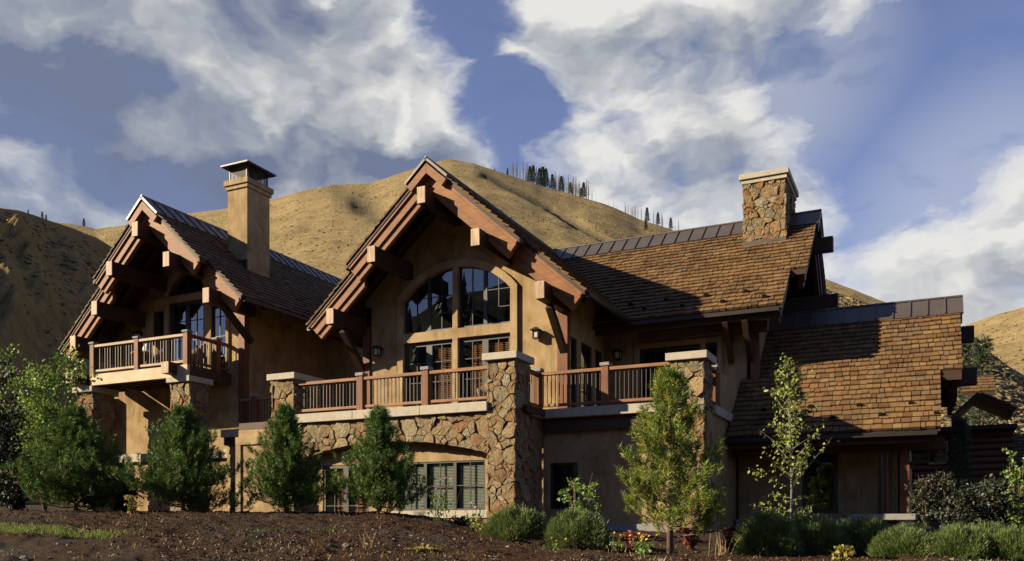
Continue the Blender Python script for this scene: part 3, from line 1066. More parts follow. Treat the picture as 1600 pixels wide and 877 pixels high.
# ---- shingle roofs --------------------------------------------------
def shakes(mb, O, A, S, Nn, s0, s1, span, expo=.232, seed=1, wid=(.11, .27), t=.08):
    """courses of split shakes; span(s) -> list of (a0, a1) along A at distance s up the slope"""
    r = random.Random(seed)
    O, A, S, Nn = Vector(O), Vector(A), Vector(S), Vector(Nn)
    V = []; Fc = []
    s = s0
    L_ = expo * 1.62
    while s < s1:
        for a0, a1 in span(s):
            a = a0
            while a < a1 - .02:
                w = min(r.uniform(*wid), a1 - a)
                if a1 - a - w < .06:
                    w = a1 - a
                sj = s + r.uniform(-.011, .011) - (.028 if r.random() < .05 else 0)
                tt = t * r.uniform(.82, 1.15)
                g = r.choice((.003, .005, .008, .012))
                lift = 0.0
                e = min(sj + L_, s1 + .02)
                b = len(V)
                sk = r.uniform(-.008, .008)
                for (aa, ss, hh) in ((a + g, sj, 0), (a + w - g, sj + sk, 0), (a + w - g, e, 0), (a + g, e, 0), (a + g, sj, tt + lift), (a + w - g, sj + sk, tt + lift), (a + w - g, e, .004), (a + g, e, .004)):
                    p = O + A * aa + S * ss + Nn * hh
                    V.append((p.x, p.y, p.z))
                Fc += [(b + 4, b + 5, b + 6, b + 7), (b, b + 1, b + 5, b + 4), (b + 1, b + 2, b + 6, b + 5), (b + 3, b, b + 4, b + 7)]
                a += w
        s += expo
    if A.cross(S).dot(Nn) < 0:
        Fc = [f[::-1] for f in Fc]
    mb.arr(V, Fc)


def gable_y(name, X0, Z0, pl, pr, hl, hr, tl, tr, yt0, yt1, yt2, yback, mat_s, seed, purl, wall_y, dk):
    """roof whose ridge runs in depth (Y): left/right pitch, half widths, tier breaks, front planes of the three tiers"""
    roof = MB()
    for sg, p, h, t1 in ((-1, pl, hl, tl), (1, pr, hr, tr)):
        P = lambda hh, v: (X0 + sg * hh, Z0 - p * hh - v)
        for h0, h1, yf in ((0, t1, yt1), (t1 - .02, h, yt2)):
            a, b = P(h0, .015), P(h1, .015); c, d = P(h1, .14), P(h0, .14)
            roof.prism([(a[0], yf, a[1]), (b[0], yf, b[1]), (c[0], yf, c[1]), (d[0], yf, d[1])], (0, yback - yf, 0))
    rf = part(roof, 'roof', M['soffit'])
    for sg, p, h, t1 in ((-1, pl, hl, tl), (1, pr, hr, tr)):
        cs = 1 / math.sqrt(1 + p * p)
        S = Vector((-sg * cs, 0, p * cs)); Nn = Vector((sg * p * cs, 0, cs))
        O = Vector((X0 + sg * h, 0, Z0 - p * h - .015))
        Lh = h / cs
        sm = MB()
        shakes(sm, O, (0, 1, 0), S, Nn, -.04, Lh - .35, lambda s: [((yt1 if (Lh - s) * cs < t1 else yt2) - .04, yback)], seed=seed + sg)
        part(sm, 'shingles', mat_s, rf)
    # ridge metal
    cap = MB()
    for sg, p in ((-1, pl), (1, pr)):
        cs = 1 / math.sqrt(1 + p * p)
        S = Vector((sg * cs, 0, -p * cs)); Nn = Vector((sg * p * cs, 0, cs))
        O = Vector((X0, 0, Z0))
        wd = .86
        v = []
        for yy in (yt0 - .03, yback):
            for s_, n_ in ((0, .02), (wd, .02), (wd, .085), (0, .085)):
                q = O + S * s_ + Nn * n_; v.append((q.x, yy, q.z))
        cap.hexa([v[0], v[1], v[2], v[3], v[4], v[5], v[6], v[7]])
        y = yt0 + .35
        while y < yback:
            v = []
            for yy in (y, y + .03):
                for s_, n_ in ((.0, .085), (wd, .085), (wd, .12), (.0, .12)):
                    q = O + S * s_ + Nn * n_; v.append((q.x, yy, q.z))
            cap.hexa(v)
            y += .46
    cap.tube([(X0, yt0 - .03, Z0 + .11), (X0, yback, Z0 + .11)], [.035, .035], 6)
    part(cap, 'ridge_cap', M['metal'], rf)
    # barge boards, three courses per tier
    for sg, p, h, t1 in ((-1, pl, hl, tl), (1, pr, hr, tr)):
        th = math.atan(p); cc, ss = math.cos(th), math.sin(th)

        def strip(h0, h1, v0, v1, yf, th_, cut=True, plumb=False):
            o0 = v0 * cc * ss if cut else 0; o1 = v1 * cc * ss if cut else 0
            pts = []
            for hh, v in ((h0, v0), (h1 - o0, v0), (h1 - o1, v1), (h0, v1)):
                pts.append((X0 + sg * hh, yf, Z0 - p * hh - v))
            return pts, (0, th_, 0)
        bb = MB()
        for (h0, h1, yf) in ((0, t1, yt1), (t1 - .32, h, yt2)):
            bb.prism(*strip(h0, h1, .10, .25, yf + .02, .16))
            bb.prism(*strip(h0, h1, .252, .58, yf + .07, .16))
            bb.prism(*strip(h0, h1, .582, .83, yf + .125, .14))
        bb.prism(*strip(0, .66, .04, .33, yt0 + .01, yt1 - yt0 + .1))
        part(bb, 'barge_board', M['barge'], None, bevel=.006)
        gt = MB()
        xe = X0 + sg * (h + .06); ze = Z0 - p * h - .10
        gt.box(min(xe - .06, xe + .06), max(xe - .06, xe + .06), yt2 + .1, yback, ze - .07, ze + .03)
        part(gt, 'gutter', M['dark_metal'])
    # purlins
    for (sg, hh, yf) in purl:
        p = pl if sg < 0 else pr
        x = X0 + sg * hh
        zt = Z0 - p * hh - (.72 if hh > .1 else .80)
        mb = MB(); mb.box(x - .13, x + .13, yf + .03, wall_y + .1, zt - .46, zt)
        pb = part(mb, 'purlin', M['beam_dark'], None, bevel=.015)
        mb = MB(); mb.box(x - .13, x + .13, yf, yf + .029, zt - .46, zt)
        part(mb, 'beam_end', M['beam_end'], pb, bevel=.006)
    # rafters on the underside near the front
    rb = MB()
    y = yt2 + .75
    while y < wall_y:
        for sg, p, h in ((-1, pl, hl), (1, pr, hr)):
            rb.prism([(X0, y, Z0 - .2), (X0 + sg * (h - .25), y, Z0 - p * (h - .25) - .2), (X0 + sg * (h - .3), y, Z0 - p * (h - .25) - .38), (X0, y, Z0 - .42)], (0, .09, 0))
        y += .6
    part(rb, 'rafter', M['dark_wood'])
    return rf


def brace(x, y0, z0, y1, z1):
    mb = MB(); mb.beam((x, y0, z0), (x, y1, z1), .17, .2, (1, 0, 0))
    part(mb, 'knee_brace', M['beam_dark'], None, bevel=.012)


# centre gable
CX0, CZ0 = -12.73, 10.25
CP = .882
gable_y('centre', CX0, CZ0, CP, CP, 4.53, 4.53, 2.84, 2.82, 20.98, 21.12, 21.5, 33.0, M['shake'], 11,
        [(1, 0, 20.72), (-1, 1.68, 20.75), (1, 1.68, 20.75), (-1, 3.4, 21.1), (1, 3.42, 21.1)], 22.8, 3.2)
brace(CX0 + 3.42, 21.75, 6.0, 22.8, 4.95)
brace(CX0 - 3.4, 21.75, 6.0, 22.8, 4.95)
# left gable
LX0, LZ0 = -22.75, 10.5
gable_y('left', LX0, LZ0, .95, .915, 4.5, 3.66, 2.4, 2.34, 20.08, 20.2, 20.58, 33.0, M['shake_old'], 31,
        [(1, 0, 19.8), (-1, 1.22, 19.85), (1, 1.3, 19.85), (-1, 2.35, 20.2), (1, 2.6, 20.2), (-1, 3.45, 20.25)], 22.2, 3.2)
brace(LX0 + 2.6, 20.95, 7.0, 22.2, 6.1)


def gable_x(Yr, Zr, p, ye, tbreak, x_left, xt0, xt1, xt2, mat_s, seed, purl, wall_x, back_half):
    """roof whose ridge runs across (X), gable end towards +X"""
    half = Yr - ye
    roof = MB()
    for sg, h in ((-1, half), (1, back_half)):
        P = lambda hh, v: (Yr + sg * hh, Zr - p * hh - v)
        tb = min(tbreak, h)
        for h0, h1, xe in ((0, tb, xt1), (tb - .02, h, xt2)):
            if h1 <= h0:
                continue
            a, b = P(h0, .015), P(h1, .015); c, d = P(h1, .14), P(h0, .14)
            roof.prism([(x_left, a[0], a[1]), (x_left, b[0], b[1]), (x_left, c[0], c[1]), (x_left, d[0], d[1])], (xe - x_left, 0, 0))
    rf = part(roof, 'roof', M['soffit'])
    cs = 1 / math.sqrt(1 + p * p)
    for sg, h in ((-1, half), (1, back_half)):
        S = Vector((0, -sg * cs, p * cs)); Nn = Vector((0, sg * p * cs, cs))
        O = Vector((0, Yr + sg * h, Zr - p * h - .015))
        Lh = h / cs
        sm = MB()
        shakes(sm, O, (1, 0, 0), S, Nn, -.04, Lh - .35, lambda s: [(x_left, (xt1 if (Lh - s) * cs < tbreak else xt2) + .03)], seed=seed + sg)
        part(sm, 'shingles', mat_s, rf)
    cap = MB()
    for sg in (-1, 1):
        S = Vector((0, sg * cs, -p * cs)); Nn = Vector((0, sg * p * cs, cs))
        O = Vector((0, Yr, Zr)); wd = .86
        v = []
        for xx in (x_left, xt0 + .03):
            for s_, n_ in ((0, .02), (wd, .02), (wd, .085), (0, .085)):
                q = O + S * s_ + Nn * n_; v.append((xx, q.y, q.z))
        cap.hexa(v)
        x = xt0 - .42
        while x > x_left:
            v = []
            for xx in (x - .03, x):
                for s_, n_ in ((0, .085), (wd, .085), (wd, .12), (0, .12)):
                    q = O + S * s_ + Nn * n_; v.append((xx, q.y, q.z))
            cap.hexa(v)
            x -= .46
    cap.tube([(x_left, Yr, Zr + .11), (xt0 + .03, Yr, Zr + .11)], [.035, .035], 6)
    part(cap, 'ridge_cap', M['metal'], rf)
    th = math.atan(p); cc, ss = math.cos(th), math.sin(th)
    for sg, h in ((-1, half), (1, back_half)):
        bb = MB()
        tb = min(tbreak, h)
        for h0, h1, xe in ((0, tb, xt1), (tb - .3, h, xt2)):
            if h1 - h0 < .1:
                continue
            for v0, v1, off, tk in ((.10, .25, .02, .16), (.252, .58, .07, .16), (.582, .83, .125, .14)):
                pts = []
                for hh, v in ((h0, v0), (h1 - v0 * cc * ss, v0), (h1 - v1 * cc * ss, v1), (h0, v1)):
                    pts.append((xe - off, Yr + sg * hh, Zr - p * hh - v))
                bb.prism(pts, (-tk, 0, 0))
        pts = [(xt0 - .01, Yr + sg * hh, Zr - p * hh - v) for hh, v in ((0, .04), (.64, .04), (.5, .33), (0, .33))]
        bb.prism(pts, (-(xt0 - xt1) - .1, 0, 0))
        part(bb, 'barge_board', M['dark_beam_x'], None, bevel=.006)
    for sg, hh, xe in purl:
        y = Yr + sg * hh
        zt = Zr - p * hh - (.72 if hh > .1 else .8)
        mb = MB(); mb.box(wall_x - .1, xe, y - .14, y + .14, zt - .46, zt)
        part(mb, 'purlin', M['dark_beam_x'], None, bevel=.015)
    gt = MB(); gt.box(x_left, xt2 - .06, ye - .12, ye, Zr - p * half - .20, Zr - p * half - .09)
    part(gt, 'gutter', M['dark_metal'])
    fb = MB(); fb.box(x_left, xt2 - .2, ye + .12, ye + .18, Zr - p * half - .36, Zr - p * half - .03 + .06)
    part(fb, 'eave_fascia', M['dark_wood'])  # darker wood chosen to carry the shade under the eave
    return rf


UR = gable_x(29.4, 10.03, .87, 25.0, 2.9, -12.6, -3.18, -3.26, -3.72, M['shake'], 51,
             [(-1, 0, -2.8), (1, 1.7, -2.8)], -4.6, 4.4)
LR = gable_x(28.6, 6.64, .9, 24.0, 2.9, -5.02, .80, .72, .2, M['shake'], 71,
             [(-1, 0, 1.12), (-1, 1.75, 1.12)], -.4, 4.4)


def snow_guards(rf, spots, S, Nn, along):
    for p in spots:
        mb = MB()
        p = Vector(p)
        A = Vector(along)
        v = []
        for s_, n_ in ((0, .02), (0, .15), (.03, .15), (.16, .03)):
            q = p + Vector(S) * s_ + Vector(Nn) * n_
            v.append(tuple(q - A * .055))
        mb.prism(v, tuple(A * .11))
        part(mb, 'snow_guard', M['dark_metal'], rf)


def roof_point(px, py, ye, ze, p):
    l = (px - CX_) / F_
    r = Vector((l * CA - SA, l * SA + CA, (H_ - py) / F_))
    t = (ze - p * ye) / (r.z - p * r.y)
    return r * t


cs = 1 / math.sqrt(1 + .87 ** 2)
snow_guards(UR, [roof_point(x, y, 25, 6.2, .87) for x, y in ((985, 480), (1007, 487), (1041, 473), (1066, 482), (1103, 466), (1129, 476), (1165, 460), (1194, 468))], (0, cs, .87 * cs), (0, -.87 * cs, cs), (1, 0, 0))
cs = 1 / math.sqrt(1 + .9 ** 2)
snow_guards(LR, [roof_point(x, y, 24, 2.5, .9) for x, y in ((1194, 645), (1228, 652), (1267, 640), (1301, 657), (1342, 638), (1376, 653), (1423, 635), (1463, 651))], (0, cs, .9 * cs), (0, -.9 * cs, cs), (1, 0, 0))

# ---- upper centre wall with the arched window --------------------------------
YC = 22.8
zr = lambda x: CZ0 - CP * abs(x - CX0) - .2
wall = MB()
OPEN = arched(-14.7, -10.85, 3.1, 7.0, 7.86)
wall.plate([(-16.04, 2.6), (-9.22, 2.6), (-9.22, zr(-9.22)), (CX0, zr(CX0)), (-16.04, zr(-16.04))], [OPEN], facade(YC), 0, -.25)
part(wall, 'wall', M['stucco'])
cas = MB()
hl, hr_ = (-14.60, -12.86), (-12.68, -10.95)
arc = lambda x: 5.37 + math.sqrt(max(0, 2.40 ** 2 - (x + 12.77) ** 2))
up_l = [(hl[0], 5.93), (hl[1], 5.93)] + [(x, arc(x)) for x in np.linspace(hl[1], hl[0], 12)]
up_r = [(hr_[0], 5.93), (hr_[1], 5.93)] + [(x, arc(x)) for x in np.linspace(hr_[1], hr_[0], 12)]
outer = [(-14.82, 3.12), (-10.73, 3.12)] + [(-12.775 + 2.045 * math.sin(a), 0) for a in ()]
for x in np.linspace(-10.73, -14.82, 22):
    outer.append((x, 5.37 + math.sqrt(max(0, 2.62 ** 2 - (x + 12.775) ** 2))))
cas.plate(outer, [up_l, up_r, rect(hl[0], hl[1], 3.2, 5.64), rect(hr_[0], hr_[1], 3.2, 5.64)], facade(YC), .09, -.12)
part(cas, 'window_casing', M['stucco_trim'], None, bevel=.008)
A_, N_ = (1, 0, 0), (0, -1, 0)
for x0, x1 in (hl, hr_):
    w = (x1 - x0) / 2
    for k in range(2):
        xa = x0 + k * w
        window((xa, YC + .08, 0), A_, N_, w, 5.94, 7.5, 2, 3, top=lambda a, xa=xa: arc(xa + a) - .01)
for x0, x1, bl in ((hl[0], hl[1], (None, (.05, .82, M['louver']))), (hr_[0], hr_[1], ((.42, .82, M['louver']), (.08, .82, M['louver'])))):
    w = (x1 - x0) / 2
    for k in range(2):
        window((x0 + k * w, YC + .08, 0), A_, N_, w, 3.22, 5.62, 2, 4, name='glazed_door', sash=.1, blind=bl[k], slat=.055)
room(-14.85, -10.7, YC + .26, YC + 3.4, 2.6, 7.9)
sd = MB()   # side wall towards the terrace with tall windows
hs = [rect(23.05, 23.62, 3.3, 5.45), rect(23.95, 24.85, 3.3, 5.45), rect(25.15, 25.75, 3.3, 5.45)]
sd.plate([(23.05 - .25, 2.6), (33, 2.6), (33, 6.9), (22.8, 6.9)], hs, side(-9.24), 0, -.2)
part(sd, 'wall', M['stucco'])
for h in hs:
    window((-9.32, h[0][0], 0), (0, 1, 0), (1, 0, 0), h[1][0] - h[0][0], 3.3, 5.45, 2, 3)
sd = MB()
sd.plate([(22.8, 2.6), (33, 2.6), (33, 6.9), (22.8, 6.9)], [], back_side(-16.02), 0, -.2)
part(sd, 'wall', M['stucco'])
post = MB(); post.box(-9.5, -9.18, 22.74, 22.95, 3.1, 6.3)
part(post, 'corner_post', M['post'], None, bevel=.01)
post = MB(); post.box(-16.1, -15.85, 22.74, 22.95, 3.1, 6.3)
part(post, 'corner_post', M['post'], None, bevel=.01)

# ---- right wing behind the terrace ------------------------------------------
YR = 26.0
w = MB()
dr = [rect(-8.1, -6.2, 3.2, 5.5), rect(-6.05, -5.7, 3.2, 5.5)]
w.plate([(-9.3, 2.6), (-4.62, 2.6), (-4.62, 6.9), (-9.3, 6.9)], dr, facade(YR), 0, -.25)
part(w, 'wall', M['stucco'])
for k in range(2):
    window((-8.1 + k * .95, YR + .1, 0), A_, N_, .95, 3.2, 5.5, 2, 4, name='glazed_door', sash=.1)
window((-6.05, YR + .1, 0), A_, N_, .35, 3.2, 5.5, 1, 4)
tr = MB()
tr.plate(rect(-8.25, -5.55, 3.1, 5.68), dr, facade(YR), .07, -.05)
part(tr, 'door_casing', M['stucco_trim'])
room(-9.0, -5.0, YR + .26, YR + 2.5, 2.6, 6.8)
w = MB()
zg = lambda y: 10.03 - .87 * abs(y - 29.4) - .2
w.plate([(26, -.3), (33.5, -.3), (33.5, zg(33.5)), (29.4, zg(29.4)), (26, zg(26))], [], side(-4.6), 0, -.25)
part(w, 'wall', M['stucco'])
tm = MB(); tm.box(-4.75, -4.5, 25.93, 26.15, 3.1, 6.9)
part(tm, 'corner_post', M['post'], None, bevel=.01)
eb = MB(); eb.box(-8.0, -4.2, 25.55, 25.8, 5.62, 5.92)
part(eb, 'eave_beam', M['beam_x'], None, bevel=.012)
for x in (-5.3, -4.75):
    b = MB(); b.beam((x, 25.1, 5.9), (x, 25.98, 4.85), .14, .16, (1, 0, 0)); part(b, 'knee_brace', M['beam_dark'], None, bevel=.01)

# ---- ground floor below the main balcony ---------------------------------------
YG = 20.28
w = MB()
gw = [rect(-13.25, -10.5, .47, 1.78), rect(-15.75, -14.15, .05, 1.78)]
w.plate([(-18.9, -.5), (-9.5, -.5), (-9.5, 2.95), (-18.9, 2.95)], gw, facade(YG), 0, -.2)
part(w, 'wall', M['stucco'])
for k in range(3):
    window((-13.25 + k * .9167, YG + .07, 0), A_, N_, .9167, .47, 1.78, 2, 2, sash=.045, blind=(.08, .84, M['pale_blind']), slat=.04)
window((-15.75, YG + .07, 0), A_, N_, .8, .05, 1.78, 2, 3, name='glazed_door', sash=.09, blind=(.42, .74, M['louver']), slat=.05)
window((-14.95, YG + .07, 0), A_, N_, .8, .05, 1.78, 2, 3, name='glazed_door', sash=.09, blind=(.06, .74, M['louver']), slat=.05)
room(-16.5, -9.7, YG + .21, YG + 1.6, -.4, 2.5)
sl = MB(); sl.box(-13.4, -10.3, YG - .1, YG + .02, .26, .46)
part(sl, 'window_sill', M['cap'], None, bevel=.008)
sb = MB(); stones(sb, facade(YG - .01), -13.4, -10.3, -.5, .26, .28, 77); part(sb, 'stone_base', M['stone'])
tm = MB()
tm.box(-18.98, -18.78, YG - .05, YG + .02, -.4, 2.5); tm.box(-18.98, -17.3, YG - .06, YG + .02, 2.5, 2.74)
part(tm, 'wall_trim', M['stucco_trim'], None, bevel=.008)
bs = MB(); bs.box(-18.9, -13.42, YG - .07, YG + .01, -.4, .22); part(bs, 'base_course', M['slab'])
# arched stone front
AR = (11.83, -13.36, 2.33)           # radius, centre x, crown height
arch_z = lambda x: AR[2] - AR[0] + math.sqrt(AR[0] ** 2 - (x - AR[1]) ** 2)


def arch_plane(x, z):
    az = arch_z(x)
    if z < az - .12:
        return None
    cz = AR[2] - AR[0]
    dx, dz = x - AR[1], z - cz
    L = math.hypot(dx, dz)
    ux, uz = dx / L, dz / L
    return (-ux, -uz, -(ux * AR[1] + uz * cz + AR[0]))


core = MB()
pts = [(-16.5, 3.0), (-16.5, arch_z(-16.5))] + [(x, arch_z(x)) for x in np.linspace(-16.4, -10.3, 24)] + [(-10.2, arch_z(-10.2)), (-10.2, 3.0)]
core.plate(pts, [], facade(19.95), 0, -.30)
af = part(core, 'stone_arch', M['mortar'])
st = MB(); stones(st, facade(19.95), -16.5, -10.2, 1.9, 2.99, .34, 5, under=arch_plane, depth=.05)
part(st, 'stone_facing', M['stone'], af)
cb = MB()
xs = [-16.55, -14.36, -12.2, -10.2]
for a, b in zip(xs[:-1], xs[1:]):
    cb.box(a + .004, b - .004, 19.78, 20.42, 2.985, 3.23)
part(cb, 'coping', M['cap'], af, bevel=.01)
dk = MB(); dk.box(-18.9, -9.3, 20.3, 22.9, 2.96, 3.16); part(dk, 'deck', M['dark_wood'])
pier(-17.29, -16.46, 19.87, 21.1, -.5, 4.27, .18, 101)
pier(-10.25, -9.45, 19.87, 20.80, -.6, 4.27, .18, 111)
# wall that returns from the main pier to the terrace
core = MB(); core.box(-10.1, -9.55, 20.75, 21.8, -.6, 2.92); af2 = part(core, 'stone_return', M['mortar'])
st = MB(); stones(st, side(-9.55), 20.8, 21.75, -.6, 2.92, .3, 131); part(st, 'stone_facing', M['stone'], af2)
# ---- terrace on the right
cb = MB(); cb.box(-9.95, -9.35, 20.78, 21.45, 2.93, 3.17); cb.box(-9.95, -5.9, 21.45, 22.05, 2.93, 3.17)
cb.box(-5.6, -4.98, 22.5, 26, 2.93, 3.17)
part(cb, 'coping', M['cap'], None, bevel=.01)
fb = MB(); fb.box(-9.4, -5.2, 21.62, 21.72, 2.58, 2.93); part(fb, 'fascia_board', M['dark_wood'])
w = MB(); wn = rect(-9.3, -8.5, .5, 1.75)
w.plate([(-9.5, -.7), (-5.05, -.7), (-5.05, 2.93), (-9.5, 2.93)], [wn], facade(21.78), 0, -.2); part(w, 'wall', M['stucco'])
window((-9.3, 21.86, 0), A_, N_, .8, .5, 1.75, 2, 2)
room(-9.4, -8.2, 22.0, 23, 0, 2.5)
sdw = MB(); sdw.plate([(21.8, -.7), (26, -.7), (26, 2.93), (21.8, 2.93)], [], side(-5.07), 0, -.2); part(sdw, 'wall', M['stucco'])
dk = MB(); dk.box(-9.3, -5.1, 21.85, 26, 2.9, 3.1); part(dk, 'deck', M['dark_wood'])
pw = MB(); pw.plate([(23.25, 3.15), (26, 3.15), (26, 4.3), (23.25, 4.1)], [], side(-5.03), 0, -.18); part(pw, 'parapet_wall', M['stucco'])
pier(-5.94, -5.07, 21.57, 22.5, -.7, 4.2, .19, 121)
bc = MB(); bc.box(-9.35, -5.1, 21.70, 21.79, -.5, .1); part(bc, 'base_course', M['slab'])

# ---- lower right wing ------------------------------------------------------
w = MB(); wo = rect(-3.6, -2.35, .55, 1.9)
w.plate([(-5.0, -.4), (-.62, -.4), (-.62, 2.6), (-5.0, 2.6)], [rect(-3.25, -2.3, .4, 2.1)], facade(25.5), 0, -.2); part(w, 'wall', M['stucco'])
window((-3.25, 25.58, 0), A_, N_, .95, .4, 2.1, 2, 3, name='glazed_door', sash=.1)
room(-4.8, -.8, 25.75, 27, -.3, 2.6)
w = MB(); w.plate([(25.5, -.4), (33, -.4), (33, 2.7), (28.6, 6.3), (25.5, 3.5)], [], side(-.6), 0, -.2); part(w, 'wall', M['stucco'])
tb = MB(); tb.box(-5.0, .3, 24.75, 25.0, 2.0, 2.3); part(tb, 'eave_beam', M['beam_x'], None, bevel=.012)
for x in (-1.15, -.62):
    p = MB(); p.box(x - .12, x + .12, 24.75, 25.0, .3, 2.02); part(p, 'porch_post', M['post'], None, bevel=.012)
br = MB(); br.beam((-.62, 24.87, 1.5), (.1, 24.87, 2.1), .13, .15, (0, 1, 0)); part(br, 'knee_brace', M['beam_dark'], None, bevel=.01)
bd = MB()
for k in range(4):
    bd.box(-2.2 + k * .42, -2.15 + k * .42, 25.46, 25.5, .3, 2.3)
part(bd, 'wall_batten', M['stucco_trim'])
sl = MB(); sl.box(-1.95, -.35, 24.35, 25.45, .20, .36); part(sl, 'stone_step', M['slab'], None, bevel=.015)
sl = MB(); sl.box(-5.0, -1.95, 25.1, 25.5, -.3, .24); part(sl, 'stone_step', M['slab'], None, bevel=.015)
dp = MB(); dp.tube([(-1.18, 24.55, 2.35), (-1.18, 24.6, .3)], [.04, .04], 8); part(dp, 'downspout', M['dark_metal'])

# ---- left wing -----------------------------------------------------------
YL = 22.2
zl = lambda x: LZ0 - (.95 if x < LX0 else .915) * abs(x - LX0) - .2
w = MB()
bays = [rect(-24.55, -24.02, 5.1, 7.56), rect(-23.8, -22.16, 5.1, 7.76), rect(-21.85, -21.2, 5.1, 7.76),
        [(-23.8, 8.0), (-22.16, 8.0)] + arc_pts(-23.8, -22.16, 8.15, 8.79, 10)]
w.plate([(-26.3, -.5), (-20.4, -.5), (-20.4, zl(-20.4)), (LX0, zl(LX0)), (-26.3, zl(-26.3))], bays, facade(YL), 0, -.25)
part(w, 'wall', M['stucco'])
tr = MB()
tr.plate(rect(-24.68, -21.08, 5.04, 7.97), bays[:3], facade(YL), .07, -.1)
part(tr, 'window_casing', M['stucco_trim'], None, bevel=.006)
tr = MB()
tr.plate([(-23.97, 7.985), (-21.99, 7.985)] + arc_pts(-23.97, -21.99, 8.2, 8.97, 14), [bays[3]], facade(YL), .075, -.1)
part(tr, 'window_casing', M['stucco_trim'], None, bevel=.006)
window((-24.55, YL + .06, 0), A_, N_, .53, 5.1, 7.56, 1, 3)
window((-23.8, YL + .06, 0), A_, N_, .82, 5.1, 7.76, 2, 4, name='glazed_door', sash=.1)
window((-22.98, YL + .06, 0), A_, N_, .82, 5.1, 7.76, 2, 4, name='glazed_door', sash=.1)
window((-21.85, YL + .06, 0), A_, N_, .65, 5.1, 7.76, 2, 4)
rad = (.82 ** 2 + .64 ** 2) / 1.28
window((-23.8, YL + .06, 0), A_, N_, 1.64, 8.0, 8.7, 2, 1, top=lambda a: 8.79 - rad + math.sqrt(max(0, rad * rad - (a - .82) ** 2)) - .01)
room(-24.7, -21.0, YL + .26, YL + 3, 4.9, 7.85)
w = MB(); w.plate([(22.25, -.5), (33, -.5), (33, 8.0), (22.25, 8.0)], [], side(-20.42), 0, -.2); part(w, 'wall', M['stucco'])
w = MB(); w.plate([(22.25, -.5), (33, -.5), (33, 6.6), (22.25, 6.6)], [], back_side(-26.28), 0, -.2); part(w, 'wall', M['stucco'])
tm = MB(); tm.box(-20.64, -20.37, 22.13, 22.35, -.4, 8.1); part(tm, 'corner_post', M['post'], None, bevel=.01)
tm = MB(); tm.box(-26.65, -26.4, 21.8, 22.1, -.3, 4.7); part(tm, 'corner_post', M['post'], None, bevel=.01)
w = MB(); w.plate(rect(-26.6, -20.65, -.4, 4.7), [], facade(22.17), 0, -.1); part(w, 'wall', M['stucco'])
bs = MB(); bs.box(-26.6, -20.5, 22.02, 22.17, 2.32, 2.6); part(bs, 'base_course', M['cap'], None, bevel=.01)
pier(-26.15, -25.37, 20.35, 21.25, -.3, 4.57, .18, 151)
pier(-21.8, -20.99, 20.35, 21.2, -.3, 4.6, .18, 161)
dk = MB(); dk.box(-25.4, -21.05, 20.42, 22.2, 5.0, 5.12); part(dk, 'deck', M['dark_wood'])
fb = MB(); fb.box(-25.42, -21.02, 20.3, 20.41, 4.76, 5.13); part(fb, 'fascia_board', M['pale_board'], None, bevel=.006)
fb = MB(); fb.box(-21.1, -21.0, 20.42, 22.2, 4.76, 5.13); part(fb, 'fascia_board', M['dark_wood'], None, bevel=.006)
for x in (-26.0, -21.62):
    b = MB(); b.box(x - .15, x + .17, 19.98, 22.1, 4.84, 5.2); pb = part(b, 'deck_beam', M['beam_dark'], None, bevel=.014)
    b = MB(); b.box(x - .15, x + .17, 19.95, 19.979, 4.84, 5.2); part(b, 'beam_end', M['beam_end'], pb, bevel=.006)
js = MB()
for k in range(9):
    js.box(-25.0 + k * .42, -24.93 + k * .42, 20.42, 22.1, 4.8, 5.0)
part(js, 'deck_joist', M['dark_wood'])

# ---- chimneys ---------------------------------------------------------------
c = MB(); c.box(-21.56, -20.7, 22.62, 23.72, 7.8, 11.45)
ch = part(c, 'chimney', M['stucco'], None, bevel=.01)
c = MB(); c.box(-21.61, -20.65, 22.57, 23.77, 11.45, 11.58); c.box(-21.66, -20.6, 22.52, 23.82, 11.58, 11.76)
part(c, 'corbel', M['stucco_trim'], ch, bevel=.012)
c = MB()
for x in (-21.5, -20.76):
    for y in (22.66, 23.66):
        c.box(x - .02, x + .02, y - .02, y + .02, 11.76, 12.25)
c.box(-21.52, -20.74, 22.64, 23.68, 12.2, 12.24)
part(c, 'cap_frame', M['dark_metal'], ch)
c = MB()
for x0, y0, x1, y1 in ((-21.5, 22.66, -20.76, 22.66), (-20.76, 22.66, -20.76, 23.66), (-21.5, 23.66, -20.76, 23.66), (-21.5, 22.66, -21.5, 23.66)):
    n = 22
    for k in range(n):
        f = (k + .5) / n
        x, y = x0 + (x1 - x0) * f, y0 + (y1 - y0) * f
        c.box(x - .004, x + .004, y - .004, y + .004, 11.76, 12.22)
part(c, 'spark_screen', M['dark_metal'], ch)
c = MB(); c.tube([(-21.05, 23.25, 11.7), (-21.05, 23.25, 12.1)], [.16, .16], 14); part(c, 'flue', M['dark_metal'], ch)
c = MB()
x0, x1, y0, y1 = -21.72, -20.54, 22.44, 23.88
mx, my = -21.13, 23.16
c.add([(x0, y0, 12.22), (x1, y0, 12.22), (x1, y1, 12.22), (x0, y1, 12.22), (x0, y0, 12.27), (x1, y0, 12.27), (x1, y1, 12.27), (x0, y1, 12.27), (mx, my, 12.52)],
      [(3, 2, 1, 0), (0, 1, 5, 4), (1, 2, 6, 5), (2, 3, 7, 6), (3, 0, 4, 7), (4, 5, 8), (5, 6, 8), (6, 7, 8), (7, 4, 8)])
part(c, 'rain_cap', M['dark_metal'], ch)
x0, x1, y0, y1 = -5.38, -4.07, 28.12, 30.25
c = MB(); c.box(x0 + .05, x1 - .05, y0 + .05, y1 - .05, 8.3, 10.86)
ch = part(c, 'chimney', M['mortar'])
st = MB()
stones(st, facade(y0 + .05), x0, x1, 8.75, 10.86, .27, 171, flat=1.0)
